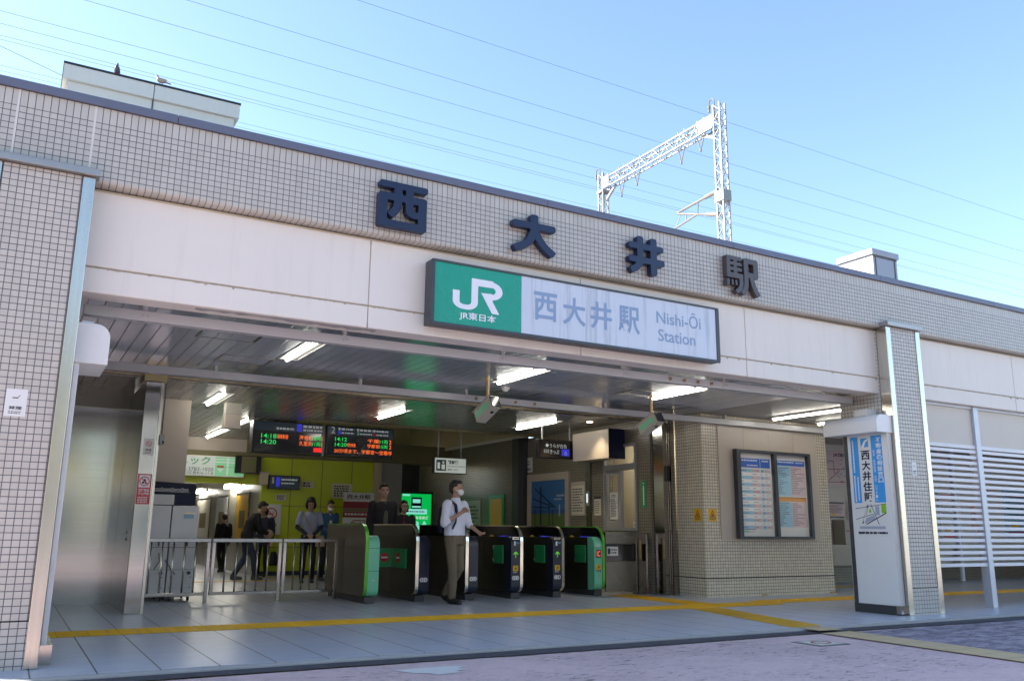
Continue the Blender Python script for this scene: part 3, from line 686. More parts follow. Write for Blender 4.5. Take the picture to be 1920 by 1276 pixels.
for ch, x, w, h, zz in (('西', 4.94, .315, .335, 3.44), ('大', 5.33, .325, .335, 3.435), ('井', 5.72, .315, .335, 3.435), ('駅', 6.13, .325, .34, 3.435)): write(mb, q, ch, x, zz, w, h, .002, .022)
mb.build('lettering', 'sign_letter', wp); mb = MB(); write(mb, q, 'Nishi-Ōi', 6.715, 3.625, .72, .20, .002, .012); write(mb, q, 'Station', 6.735, 3.40, .60, .155, .002, .012)
mb.build('lettering', 'sign_letter', wp)

# ------------------------------------------------------------------ advertising panels on the columns
def hood(mb, x0, y0, y1, z0, z1, d, sgn):   # lamp hood: square below, rounded at the outer top
    r = .12; pr = [(x0, z0), (x0+sgn*d, z0)]+[(x0+sgn*(d-r+r*math.cos(R(a))), z1-r+r*math.sin(R(a))) for a in range(0, 91, 15)]+[(x0, z1)]
    mb.prism(pr, 1, y0, y1)
a = thing('advertising_panel', 'slim white advertising panel seen edge-on beside the left column with a rounded lamp hood', 'advertising panel', (.42, 8.7, 0))
MB().box(.372, .415, 8.35, 9.05, .09, 2.5).build('panel', 'white_paint', a, bevel=.006)
mb = MB(); hood(mb, .365, 8.33, 9.06, 2.50, 2.86, .27, 1); mb.build('lamp_hood', 'white_paint', a, bevel=.006)
mb = MB().box(.366, .46, 8.33, 9.06, .0, .155); mb.build('base', 'steel', a)
MB().box(.40, .50, 8.45, 8.9, 2.862, 2.90).build('bracket', 'white_paint', a)
k = thing('advertising_panel', 'white advertising panel with blue estate agent poster on the side of the right column', 'advertising panel', (11, 8.55, 0))
MB().box(10.955, 11.06, 8.19, 8.94, .12, 2.62).build('panel', 'white_paint', k, bevel=.006)
mb = MB().box(10.945, 10.955, 8.885, 8.945, .12, 2.6); mb.mat(1).box(10.948, 11.045, 8.182, 8.187, .13, 2.6); mb.build('edge_strip', ['dark_grey', 'off_white'], k)
mb = MB().box(10.94, 11.06, 8.18, 8.95, 0, .125); mb.mat(1).box(10.938, 11.058, 8.172, 8.25, .02, .128); mb.build('base', ['dark_grey', 'steel'], k)
mb = MB(); hood(mb, 11.055, 8.16, 9.12, 2.54, 2.80, .34, -1); mb.build('lamp_hood', 'white_paint', k, bevel=.006)
MB().box(10.82, 11.04, 8.4, 8.62, 2.803, 2.9).build('bracket', 'off_white', k)
q = Pl((10.955, 8.85, 0), FL)               # u runs towards the street (0 at y=8.85)
mb = MB(); q.rect(mb, .02, .57, 1.07, 2.52, 0, .002)
mb.mat(1); q.rect(mb, .02, .155, 1.55, 2.52, .002, .003); q.rect(mb, .38, .565, 1.55, 2.52, .002, .003)
mb.mat(1); q.rect(mb, .20, .335, 2.36, 2.49, .002, .003); mb.mat(2)
mb.add([q.at(.205, 2.36, .004), q.at(.255, 2.36, .004), q.at(.29, 2.43, .004), q.at(.335, 2.46, .004), q.at(.335, 2.485, .004), q.at(.27, 2.46, .004)], [tuple(range(6))])
mb.mat(3); write(mb, q, '西大井住販', .195, 1.56, .15, .76, .003, .03, True)
mb.mat(2); write(mb, q, '不動産の相談窓口', .465, 1.83, .085, .66, .004, .02, True)
write(mb, q, '賃貸 賃貸管理 売買 リフォーム', .40, 1.57, .035, .74, .004, 0, True)
for u, z0, z1, sd in ((.05, 2.0, 2.47, 1), (.045, 1.58, 1.95, 2), (.10, 1.60, 1.93, 3)):
    rg = random.Random(sd); z = z1
    while z > z0: h = .012+.008*rg.random(); q.rect(mb, u, u+.022, z-h, z, .003, .004); z -= h+.006
# little street map
mb.mat(4); q.rect(mb, .03, .56, 1.235, 1.53, .002, .003)
mb.mat(5); q.rect(mb, .475, .555, 1.40, 1.525, .003, .0035); mb.add([q.at(.25, 1.41, .0036), q.at(.31, 1.41, .0036), q.at(.285, 1.48, .0036)], [(0, 1, 2)])
mb.mat(6); q.rect(mb, .37, .44, 1.37, 1.50, .003, .0035); mb.add([q.at(.17, 1.25, .0036), q.at(.36, 1.32, .0036), q.at(.35, 1.38, .0036), q.at(.20, 1.33, .0036)], [(0, 1, 2, 3)])
mb.mat(3)
for (x0, y0, x1, y1, w) in ((.03, 1.47, .56, 1.53, .008), (.03, 1.315, .34, 1.39, .008), (.30, 1.53, .42, 1.24, .009), (.20, 1.24, .55, 1.40, .014), (.21, 1.37, .26, 1.52, .006), (.13, 1.25, .24, 1.52, .004)):
    pbar(mb, q.at(x0, y0, .004), q.at(x1, y1, .004), w, .001, q.n)
for z in (1.51, 1.49, 1.28, 1.26): q.rect(mb, .13+(z-1.25)*.4, .15+(z-1.25)*.4, z-.008, z+.008, .004, .005)
lines_of_text(mb, q, .055, 1.10, .49, .045, 1, .003, .6, 5, 0)
for i in range(0): pass
mb.mat(3); write(mb, q, '営業時間 AM10:00～PM19:00', .05, 1.10, .5, .04, .0035, .02)
mb.mat(6); q.rect(mb, .08, .52, 1.175, 1.215, .002, .003)
mb.build('poster', ['paper_white', 'sky_blue', 'white', 'navy', 'paper_white', 'lime', 'map_grey'], k)

# ------------------------------------------------------------------ small stickers
def ring(mb, pl, u, v, r0, r1, l, n=24, sy=1):
    for i in range(n):
        a, b = 2*math.pi*i/n, 2*math.pi*(i+1)/n
        mb.add([pl.at(u+r0*math.cos(a), v+r0*math.sin(a)*sy, l), pl.at(u+r1*math.cos(a), v+r1*math.sin(a)*sy, l), pl.at(u+r1*math.cos(b), v+r1*math.sin(b)*sy, l), pl.at(u+r0*math.cos(b), v+r0*math.sin(b)*sy, l)], [(0, 1, 2, 3)])
def disc(mb, pl, u, v, r, l, n=24): mb.add([pl.at(u+r*math.cos(2*math.pi*i/n), v+r*math.sin(2*math.pi*i/n), l) for i in range(n)], [tuple(range(n))])
def no_smoking(pl, w, h, label, red, cr=.30, name='no_smoking_sticker', cat='sticker', text=True):
    mb = MB(); pl.rect(mb, 0, w, 0, h, 0, .002)
    cx, cy, r = w/2, h*.68, w*cr
    mb.mat(1 if red else 2); 
    pl.rect(mb, cx-r*.62, cx+r*.3, cy-r*.12, cy+r*.06, .002, .003); pbar(mb, pl.at(cx+r*.3, cy+r*.1, .003), pl.at(cx+r*.5, cy+r*.45, .003), r*.1, .001, pl.n)
    mb.mat(1)
    if red: ring(mb, pl, cx, cy, r*.82, r, .004); pbar(mb, pl.at(cx-r*.62, cy+r*.62, .0045), pl.at(cx+r*.62, cy-r*.62, .0045), r*.16, .001, pl.n)
    mb.mat(2)
    if text: write(mb, pl, '禁煙', w*.2, h*.24, w*.6, h*.13, .003, .02); lines_of_text(mb, pl, w*.2, h*.08, w*.6, h*.12, 2, .003, .5, 1, .1)
    return mb.build(name, ['paper_white', 'red', 'ink'], label=label, cat=cat)
no_smoking(Pl((-.105, 8.134, 1.975)), .155, .225, 'white no smoking sticker on the tiles of the large left column', False)
no_smoking(Pl((11.385, 8.134, 1.945)), .105, .19, 'small white no smoking sticker on the tiles of the right column', False)
no_smoking(Pl((1.515, 12.618, 2.05)), .125, .225, 'white no smoking sticker with a red ring on the narrow steel pillar', True)
q = Pl((1.482, 12.618, 1.40)); mb = MB(); q.rect(mb, 0, .175, 0, .40, 0, .002)
mb.mat(1); q.rect(mb, .018, .157, .22, .385, .002, .003); mb.mat(0); ring(mb, q, .0875, .302, .052, .064, .004); pbar(mb, q.at(.045, .345, .0045), q.at(.13, .26, .0045), .01, .001, q.n)
mb.mat(2); disc(mb, q, .0875, .315, .018, .0035, 12); disc(mb, q, .07, .285, .016, .0035, 12); disc(mb, q, .105, .28, .014, .0035, 12)
mb.mat(1); write(mb, q, '危険物品', .02, .165, .135, .04, .003, .02); write(mb, q, '持込厳禁', .02, .118, .135, .04, .003, .02); lines_of_text(mb, q, .02, .015, .135, .09, 4, .003, .5, 4, .1)
mb.build('warning_sticker', ['red', 'white', 'ink'], label='tall red dangerous goods warning sticker below the no smoking sign on the steel pillar', cat='sticker')
def tri_sign(pl, label):
    mb = MB(); pl.rect(mb, 0, .2, 0, .215, 0, .002); mb.mat(1)
    for a, b in (((.035, .06), (.165, .06)), ((.165, .06), (.1, .185)), ((.1, .185), (.035, .06))): pbar(mb, pl.at(*a, .003), pl.at(*b, .003), .012, .001, pl.n)
    pl.rect(mb, .07, .13, .078, .09, .002, .003); mb.mat(2); disc(mb, pl, .1, .11, .022, .0035, 14); mb.mat(1); lines_of_text(mb, pl, .03, .02, .14, .025, 1, .003, .6, 3, 0)
    mb.build('warning_sticker', ['yellow', 'ink', 'red'], label=label, cat='sticker', group='yellow warning stickers on the ticket office corner')
tri_sign(Pl((10.699, 12.09, 1.30), FL), 'yellow triangle warning sticker left of the tiled ticket office corner')
tri_sign(Pl((10.79, 11.819, 1.30)), 'yellow triangle warning sticker right of the tiled ticket office corner')

# ------------------------------------------------------------------ timetable case
tb = thing('timetable_case', 'dark framed double timetable case on the beige board of the ticket office', 'timetable', (12.37, 11.78, 1))
F_ = MB()
for x0, x1, z0, z1 in ((11.42, 11.52, 1.0, 2.60), (12.36, 12.44, 1.04, 2.555), (13.27, 13.34, 1.0, 2.60), (11.52, 13.27, 1.0, 1.045), (11.52, 13.27, 2.55, 2.60)): F_.box(x0, x1, 11.70, 11.80, z0, z1)
F_.build('frame', 'sign_frame', tb, bevel=.004)
q = Pl((11.52, 11.78, 1.045)); H = 1.505
mb = MB(); q.rect(mb, 0, .838, 0, H, 0, .003); mb.mat(1); q.rect(mb, .02, .545, H-.27, H-.10, .003, .004); q.rect(mb, .555, .80, H-.27, H-.10, .003, .004)
mb.mat(4); lines_of_text(mb, q, .09, H-.16, .40, .04, 1, .0045, .7, 1, .1); lines_of_text(mb, q, .22, H-.245, .3, .03, 1, .0045, .7, 2, .1); lines_of_text(mb, q, .6, H-.16, .17, .035, 1, .0045, .7, 3, .1); q.rect(mb, .03, .07, H-.165, H-.12, .004, .0045)
n = 17; rh = (H-.42)/n
for i in range(n):
    z = H-.29-(i+1)*rh; mb.mat(2 if i % 2 == 0 else 4); q.rect(mb, .02, .335, z, z+rh*.93, .003, .0035); q.rect(mb, .56, .655, z, z+rh*.93, .003, .0035)
    mb.mat(3 if i % 2 == 0 else 4); q.rect(mb, .335, .545, z, z+rh*.93, .003, .0035); q.rect(mb, .665, .80, z, z+rh*.93, .003, .0035)
    mb.mat(6); rg = random.Random(i)
    for u, m_ in ((.03, 12), (.345, 8), (.57, 3), (.675, 4)):
        k_ = rg.randint(2, m_)
        for j in range(k_): q.rect(mb, u+j*.0215, u+j*.0215+.008, z+rh*.3, z+rh*.62, .0035, .004)
mb.mat(7); q.rect(mb, .06, .20, .07, .10, .003, .004); mb.mat(3); q.rect(mb, .21, .34, .07, .10, .003, .004); mb.mat(6); lines_of_text(mb, q, .06, .11, .35, .03, 1, .004, .5, 7); q.rect(mb, .02, .04, .05, .15, .003, .004)
mb.build('timetable_sheet', ['paper_white', 'blue', 'pale_blue', 'pale_pink', 'white', 'off_white', 'ink', 'gate_mint'], tb)
q = Pl((12.44, 11.78, 1.045))
mb = MB(); q.rect(mb, 0, .83, 0, H, 0, .003); mb.mat(1); q.rect(mb, .02, .80, H-.20, H-.10, .003, .004); mb.mat(4); lines_of_text(mb, q, .09, H-.15, .45, .035, 1, .0045, .7, 11, .1); lines_of_text(mb, q, .57, H-.15, .2, .03, 1, .0045, .7, 12, .1); q.rect(mb, .03, .07, H-.16, H-.115, .004, .0045)
mb.mat(5); q.rect(mb, .02, .80, H-.80, H-.78, .003, .004); q.rect(mb, .02, .80, .64, .72, .003, .004); mb.mat(2); q.rect(mb, .02, .415, .74, H-.21, .003, .0034); q.rect(mb, .02, .415, .17, .63, .003, .0034); mb.mat(3); q.rect(mb, .415, .80, .74, H-.21, .003, .0034); q.rect(mb, .415, .80, .17, .63, .003, .0034)
mb.mat(6); rg = random.Random(9)
for blk0, blk1 in ((.76, H-.25), (.19, .60)):
    z = blk1
    while z > blk0:
        for u0, lim in ((.03, rg.randint(4, 12)), (.43, rg.randint(4, 12))):
            for j in range(lim): q.rect(mb, u0+j*.031, u0+j*.031+.016, z, z+.017, .0034, .004)
        z -= .0335
mb.build('timetable_sheet', ['paper_white', 'blue', 'pale_blue', 'pale_pink', 'white', 'orange', 'ink'], tb)
MB().box(11.52, 12.36, 11.725, 11.729, 1.045, 2.55).build('glass', 'pane', tb); MB().box(12.44, 13.27, 11.725, 11.729, 1.045, 2.55).build('glass', 'pane', tb)

# ------------------------------------------------------------------ ceiling lights
def ceiling_light(x, y0, y1, zc, label, w=.25):
    t = thing('ceiling_light', label, 'light', (x, (y0+y1)/2, zc), 'strip lights set in the hall ceiling')
    mb = MB()
    for a, b, c, d in ((x-w/2, x-w/2+.02, y0, y1), (x+w/2-.02, x+w/2, y0, y1), (x-w/2, x+w/2, y0-.02, y0), (x-w/2, x+w/2, y1, y1+.02)): mb.box(a, b, c, d, zc-.008, zc-.002)
    mb.mat(1).box(x-w/2+.02, x+w/2-.02, y0, y1, zc-.004, zc-.001); mb.build('trim', ['white_paint', 'grey_paint'], t)
    MB().tube([(x-.03, y0+.04, zc-.025), (x-.03, y1-.04, zc-.025)], .022, 10).build('tube_lamp', 'tube', t, smooth=True)
    return t
ceiling_light(2.89, 9.5, 10.75, 3.2, 'white recessed strip light nearest the left column, in the grey front ceiling')
ceiling_light(5.99, 9.5, 10.85, 3.2, 'white recessed strip light above the left hanging camera, in the grey front ceiling')
ceiling_light(8.77, 9.5, 10.8, 3.2, 'white recessed strip light above the right hanging camera, in the grey front ceiling')
ceiling_light(2.84, 14.1, 15.5, 3.2, 'recessed strip light in the inner ceiling beyond the steel pillar head')
ceiling_light(6.01, 14.3, 15.6, 3.2, 'recessed strip light in the inner ceiling in front of the departure boards')
ceiling_light(9.1, 14.1, 15.65, 3.2, 'recessed strip light in the inner ceiling near the ticket office canopy')
ceiling_light(3.95, 17.3, 21.3, 3.2, 'long strip light row in the low ceiling over the corridor mouth', .24)
def slim_light(x, y0, y1, label):
    t = thing('ceiling_light', label, 'light', (x, (y0+y1)/2, 3.2), 'slim strip lights over the ticket machines')
    MB().box(x-.05, x+.05, y0, y1, 3.165, 3.198).build('trim', 'white_paint', t); MB().tube([(x, y0+.04, 3.15), (x, y1-.04, 3.15)], .02, 10).build('tube_lamp', 'tube', t, smooth=True)
slim_light(12.1, 9.6, 11.45, 'slim surface strip light in front of the beige board, the longer of the right pair')
slim_light(13.35, 9.7, 11.5, 'slim surface strip light partly hidden by the lamp hood of the right column')
slim_light(17.5, 10.2, 11.7, 'slim surface strip light behind the louvre screen')
t = thing('downlight', 'small round warm downlight in the ceiling above the window canopy', 'light', (9.75, 13.95, 3.19))
mb = MB(); q = Pl((9.75, 13.95, 3.199), (Vector((1, 0, 0)), Vector((0, -1, 0)), Vector((0, 0, -1)))); ring(mb, q, 0, 0, .06, .08, .006); mb.build('ring', 'white_paint', t)
mb = MB(); disc(mb, q, 0, 0, .06, .004); mb.build('lens', 'spot', t)
sp = bpy.data.objects.new('downlight_lamp', bpy.data.lights.new('downlight_lamp', 'SPOT')); COL.objects.link(sp); sp.location = (9.75, 13.95, 3.17)
sp.data.energy = 14; sp.data.color = (1, .82, .55); sp.data.spot_size = R(95); sp.data.spot_blend = .8; sp.data.shadow_soft_size = .05; sp.parent = t; sp.location = (0, 0, -.03)
for i, (y, nm) in enumerate(((24.3, 'nearest'), (28.8, 'middle'), (34.5, 'farthest'))):
    t = thing('corridor_light', 'bright bracket light high on the corridor wall, %s of the three' % nm, 'light', (5.2, y, 2.3), 'bracket lights along the corridor wall')
    MB().box(5.15, 5.32, y-.6, y+.6, 2.16, 2.26).build('diffuser', 'tube', t); MB().box(5.18, 5.34, y-.65, y+.65, 2.265, 2.31).build('housing', 'white_paint', t); MB().box(5.24, 5.30, y-.95, y-.75, 2.2, 2.26).build('end_cap', 'grey_paint', t)

# ------------------------------------------------------------------ hanging things
def hang_cam(x, y, label):
    t = thing('security_camera', label, 'security camera', (x, y, 2.66), 'cameras hung from the front ceiling')
    mb = MB().tube([(x, y, 3.2), (x, y, 2.90)], .022, 10); mb.build('pole', 'rusty_paint', t)
    mb = MB().tube([(x, y, 3.155), (x, y, 3.17)], .03, 10).box(x-.075, x+.075, y-.02, y+.02, 3.148, 3.156); mb.build('clamp', 'rusty_paint', t)
    d = Vector((-.12, .85, -.44)).normalized(); s_ = Vector((.99, .14, 0)).normalized(); up = s_.cross(d); up = up if up.z > 0 else -up
    o = Vector((x+.05, y-.12, 2.83))
    b = MB().obox(o, s_, up, d, (-.08, .08), (-.09, .085), (0, .40)); b.build('body', 'vending', t, bevel=.008)
    MB().obox(o, s_, up, d, (-.086, .086), (.088, .098), (0, .43)).build('sunshield', 'vending', t)
    MB().obox(o, s_, up, -d, (-.074, .074), (-.084, .078), (.002, .02)).build('front_cover', 'black_gloss', t)
    MB().obox(o, up, d, -s_, (-.045, .04), (.05, .36), (.081, .084)).build('label_strip', 'gate_mint', t)
    MB().tube([o-up*.092+d*.12, o-up*.10+d*.12], .025, 12).build('lens', 'black_gloss', t)
    MB().tube([(x, y, 2.90), o+d*.14+up*.1], .014, 6).build('arm', 'rusty_paint', t)
hang_cam(5.62, 10.5, 'box camera on a rusty pole hanging left, in front of the middle strip light')
hang_cam(8.50, 10.5, 'box camera on a rusty pole hanging right, close to the ticket office corner')
t = thing('smoke_detector', 'small round white detector on the front ceiling beside the left hanging camera', 'detector', (6.3, 11.2, 3.15))
mb = MB().tube([(6.3, 11.2, 3.199), (6.3, 11.2, 3.165)], [.065, .06], 16); mb.build('base', 'off_white', t); MB().tube([(6.3, 11.2, 3.164), (6.3, 11.2, 3.14)], [.045, .03], 14).build('sensor', 'white_paint', t)
t = thing('small_camera', 'tiny grey camera hung on a wire beside the steel pillar', 'security camera', (1.74, 12.7, 2.2))
MB().box(1.705, 1.765, 12.6, 12.72, 2.2, 2.34).build('body', 'grey_paint', t, bevel=.008); MB().tube([(1.735, 12.68, 2.34), (1.735, 12.68, 3.05)], .008, 6).build('wire', 'black', t); MB().box(1.74, 1.767, 12.596, 12.60, 2.21, 2.25).build('lens', 'black_gloss', t)
t = thing('hanging_box', 'beige box hanging from the inner ceiling in front of the long strip light', 'ceiling box', (3.2, 15.3, 2.75))
MB().box(3.07, 3.34, 15.2, 15.42, 2.76, 3.0).build('box', 'beige_board', t, bevel=.005); MB().box(3.075, 3.335, 15.21, 15.41, 3.005, 3.2).build('hanger', 'vending', t)
t = thing('ceiling_speaker', 'small beige box hung on a wire frame beyond the hanging box', 'ceiling box', (4.3, 18.6, 2.85))
MB().box(4.42, 4.68, 18.5, 18.7, 2.90, 3.16).build('box', 'cream_wall', t, bevel=.005)

# departure boards
def board(x0, x1, y, z0, z1, label):
    t = thing('departure_board', label, 'departure board', ((x0+x1)/2, y, z0), 'departure boards hung above the gates')
    MB().box(x0, x1, y, y+.28, z0, z1).build('case', 'black', t, bevel=.01)
    zs = z1-(z1-z0)*.30
    hd = MB().box(x0+.03, x1-.03, y-.012, y-.002, zs, z1-.02).build('header', 'teal_dark', t)
    MB().box(x0+.03, x1-.03, y-.008, y-.002, z0+.03, zs-.01).build('screen', 'black_gloss', t)
    for x in (x0+.25, x1-.25): MB().tube([(x, y+.14, z1), (x, y+.14, 4.2)], .025, 8).build('hanger', 'grey_paint', t)
    return t, hd, Pl((x0, y-.012, z0)), zs-z0
t, hd, q, zs = board(4.02, 5.42, 17.2, 2.55, 3.18, 'dark departure board for track one, the left one of the hanging pair')
mb = MB(); mb.mat(0).mat(1); q.rect(mb, .86, .96, zs+.01, zs+.16, 0, .002); mb.mat(0); lines_of_text(mb, q, .99, zs+.085, .40, .07, 1, .002, .6, 1, 0); lines_of_text(mb, q, .99, zs+.02, .40, .05, 1, .002, .6, 2, 0); lines_of_text(mb, q, .45, zs+.02, .36, .06, 1, .002, .6, 3, 0); mb.build('lettering', ['lit_text', 'blue_lit'], hd)
mb = MB(); g = lambda s, u, v, w, h, m_: (mb.mat(m_), write(mb, q, s, u, v, w, h, .003, .005))
g('14:18', .16, .29, .30, .085, 0); g('湘南新宿', .47, .29, .22, .085, 1); g('14:20', .16, .175, .30, .085, 0); g('海老名', .92, .29, .26, .09, 1); g('久里浜', .92, .175, .26, .09, 1); g('10両', 1.19, .29, .17, .085, 0); g('11両', 1.19, .175, .17, .085, 0); g('1', 1.375, .29, None, .085, 1); g('1', 1.375, .175, None, .085, 1)
mb.mat(2); q.rect(mb, 1.22, 1.39, .06, .145, .002, .003); mb.build('led_text', ['led_green', 'led_orange', 'led_red'], t)
t, hd, q, zs = board(5.50, 6.97, 17.2, 2.55, 3.18, 'dark departure board with a white number 2, the right one of the hanging pair')
mb = MB(); write(mb, q, '2', .09, zs+.025, None, .13, .002, .0); 
for u, m_ in ((.24, 1), (.64, 2), (1.0, 3)):
    mb.mat(m_); q.rect(mb, u, u+.05, zs+.01, zs+.085, 0, .002); mb.mat(0); q.rect(mb, u, u+.045, zs+.10, zs+.145, 0, .002); lines_of_text(mb, q, u+.07, zs+.09, .27, .06, 1, .002, .6, int(u*9), 0); lines_of_text(mb, q, u+.07, zs+.02, .27, .045, 1, .002, .6, int(u*8)+1, 0)
mb.build('lettering', ['lit_text', 'blue_lit', 'gate_mint', 'red'], hd)
mb = MB(); g('14:12', .18, .315, .25, .075, 0); g('14:20', .18, .205, .25, .075, 0); g('特別快速', .44, .205, .18, .075, 1); g('千葉', .88, .31, .26, .08, 1); g('宇都宮', .88, .205, .26, .08, 1); g('11両', 1.15, .31, .18, .075, 0); g('15両', 1.15, .205, .18, .075, 0); g('2', 1.36, .31, None, .08, 1); g('2', 1.36, .205, None, .08, 1)
g('20分頃まで、宇都宮～宝積寺', .17, .075, 1.26, .085, 1); mb.build('led_text', ['led_green', 'led_orange'], t)
def signbox(name, x0, x1, y, z0, z1, m, label, cat, hang=None, frame='black', dep=.12):
    t = thing(name, label, cat, ((x0+x1)/2, y, z0))
    MB().box(x0, x1, y, y+dep, z0, z1).build('case', frame, t, bevel=.006); MB().box(x0+.02, x1-.02, y-.006, y-.001, z0+.02, z1-.02).build('panel', m, t)
    if hang:
        for x in (x0+.12, x1-.12): MB().tube([(x, y+dep/2, z1), (x, y+dep/2, hang)], .018, 8).build('hanger', 'grey_paint', t)
    return t, Pl((x0, y-.006, z0))
t, q = signbox('fare_adjustment_sign', 8.06, 8.86, 17.5, 2.32, 2.68, 'sign_lit_white', 'white lit fare adjustment sign with a dark pictogram, hung over the gates', 'sign', 4.2)
mb = MB(); q.rect(mb, .05, .29, .06, .30, 0, .002); mb.mat(1); q.rect(mb, .08, .14, .10, .24, .002, .003); q.rect(mb, .18, .26, .09, .2, .002, .003); disc(mb, q, .22, .245, .025, .003, 12); mb.mat(0); write(mb, q, '精算機', .33, .21, .26, .09, .002, .03); write(mb, q, 'Fare Adjustment Machine', .33, .145, .43, .04, .002, .01); write(mb, q, '精算机 · 정산기', .33, .07, .25, .045, .002, .01)
mb.build('lettering', ['teal_dark', 'sign_lit_white'], t)
t, q = signbox('led_notice', 9.22, 10.14, 15.0, 2.55, 2.93, 'black_gloss', 'dark notice display with pale scrolling text beside the window canopy', 'notice display', 3.2)
mb = MB(); disc(mb, q, .2, .26, .035, .002); write(mb, q, 'うらが白色', .26, .215, .42, .085, .002, .01); write(mb, q, '乗車駅', .12, .10, .13, .08, .002, .0); write(mb, q, 'きっぷ', .27, .09, .22, .09, .002, .01); mb.mat(1); q.rect(mb, .55, .74, .06, .2, 0, .0015); mb.mat(0); ring(mb, q, .65, .105, .022, .03, .003); q.rect(mb, .638, .65, .12, .16, .002, .003); mb.build('lettering', ['lit_text', 'blue_lit'], t)
t, q = signbox('platform_sign', 5.46, 6.22, 21.36, 2.04, 2.37, 'teal_dark', 'dark platform sign with a yellow number 1 on the green wall', 'sign')
mb = MB(); write(mb, q, '1', .07, .13, .05, .15, .002, .02); mb.mat(1); q.rect(mb, .17, .26, .06, .28, 0, .002); mb.mat(2); lines_of_text(mb, q, .3, .2, .4, .06, 1, .002, .6, 4, .1); lines_of_text(mb, q, .3, .12, .35, .045, 1, .002, .6, 5, .1); mb.build('lettering', ['paper', 'blue_lit', 'lit_text'], t)
t, q = signbox('clinic_sign', 3.02, 4.87, 21.40, 2.28, 2.77, 'sign_lit_white', 'lit clinic advert with green lettering and a pale green map over the corridor', 'sign', frame='paper', dep=.1)
mb = MB(); write(mb, q, 'ニック', .32, .27, .72, .19, .002, .015); mb.mat(1); write(mb, q, '03-3783-1020', .38, .125, .74, .08, .002, .0); write(mb, q, '品川区豊町6-11-8', .36, .04, .76, .075, .002, .0)
mb.mat(2); q.rect(mb, 1.16, 1.82, .03, .46, 0, .002); mb.mat(3); q.rect(mb, 1.16, 1.82, .33, .36, .002, .003); q.rect(mb, 1.42, 1.47, .03, .46, .002, .003); q.rect(mb, 1.16, 1.6, .40, .42, .002, .003); mb.mat(4); q.rect(mb, 1.2, 1.36, .22, .26, .002, .003); mb.mat(3); mb.add([q.at(1.2, .2, .003), q.at(1.28, .1, .003), q.at(1.36, .2, .003)], [(0, 1, 2)]); mb.mat(1)
for i in range(6): q.rect(mb, 1.4+i*.06, 1.42+i*.06, .225, .24, .003, .004)
mb.build('lettering', ['gate_green', 'ink', 'sign_lit_green', 'sign_lit_white', 'no_entry_red'], t)
t = thing('wall_clock', 'square dark clock with green hands beside the clinic advert', 'clock', (4.95, 21.2, 2.38))
MB().box(4.62, 5.22, 21.28, 21.36, 2.38, 2.80).build('case', 'black', t); MB().box(4.76, 5.10, 21.25, 21.279, 2.40, 2.78).build('dial', 'olive', t); q = Pl((4.93, 21.25, 2.59)); mb = MB()
for i in range(12): a = R(30*i); pbar(mb, q.at(.12*math.cos(a), .12*math.sin(a), .003), q.at(.145*math.cos(a), .145*math.sin(a), .003), .012, .002, q.n)
pbar(mb, q.at(0, 0, .004), q.at(.12, .055, .004), .010, .002, q.n); pbar(mb, q.at(0, 0, .004), q.at(.07, .045, .005), .014, .002, q.n); mb.build('hands', 'gate_strip_green', t)
t = thing('wall_box', 'small pale yellow box at the top left corner of the green wall', 'wall box', (5.3, 21.3, 2.13)); MB().box(5.22, 5.42, 21.28, 21.48, 2.13, 2.40).build('body', 'cream_wall', t, bevel=.005); MB().box(5.20, 5.44, 21.27, 21.485, 2.403, 2.43).build('lid', 'vending', t)
def paper(x0, x1, z0, z1, n, seed, label, y=21.49, m='paper'):
    q = Pl((x0, y, z0)); w, h = x1-x0, z1-z0; mb = MB(); q.rect(mb, 0, w, 0, h, 0, .003); mb.mat(1); lines_of_text(mb, q, w*.12, h*.1, w*.76, h*.8, n, .005, .6, seed, .25)
    return mb.build('paper_notice', [m, 'ink'], label=label, cat='notice')
paper(5.68, 5.94, 1.77, 1.92, 3, 1, 'tiny yellowed notice below the platform sign on the green wall')
paper(6.30, 6.62, 2.10, 2.25, 2, 2, 'narrow yellowed notice right of the platform sign on the green wall')
paper(7.08, 7.62, 1.86, 2.23, 5, 3, 'larger yellowed notice above the red station banner on the green wall')
no_smoking(Pl((5.36, 21.49, .96)), .48, .72, 'large pale no smoking poster with red ring low on the green wall', True, .30, 'no_smoking_poster', 'poster')
# pull-up banner
t = thing('station_banner', 'red and white pull-up banner with the station name in front of the green wall', 'banner', (7.6, 20.5, 0))
q = Pl((7.06, 20.5, 0)); mb = MB(); q.rect(mb, 0, .78, .12, 1.98, 0, .006); mb.mat(1); q.rect(mb, 0, .78, 1.60, 1.76, .006, .008); q.rect(mb, 0, .78, 1.38, 1.52, .006, .008); mb.mat(3); q.rect(mb, 0, .78, 1.523, 1.597, .006, .008); mb.mat(2)
write(mb, q, '西大井駅', .09, 1.81, .60, .12, .008, .02); mb.mat(0); lines_of_text(mb, q, .05, 1.42, .68, .07, 1, .010, .7, 3, 0); mb.mat(1)
for a, b in (((.18, .95), (.18, 1.2)), ((.18, 1.2), (.28, 1.31)), ((.28, 1.31), (.56, 1.31)), ((.56, 1.31), (.56, .95)), ((.14, .95), (.6, .95)), ((.24, 1.12), (.52, 1.12)), ((.24, 1.24), (.52, 1.24)), ((.31, .97), (.31, 1.27)), ((.45, .97), (.45, 1.27))): pbar(mb, q.at(*a, .009), q.at(*b, .009), .022, .002, q.n)
q.rect(mb, .60, .69, .98, 1.3, .006, .008); mb.build('sheet', ['paper_white', 'dark_red', 'ink', 'olive'], t)
MB().box(7.02, 7.88, 20.4, 20.62, 0, .10).build('base', 'steel', t); MB().tube([(7.45, 20.53, .1), (7.45, 20.53, 1.97)], .012, 8).build('pole', 'steel', t)
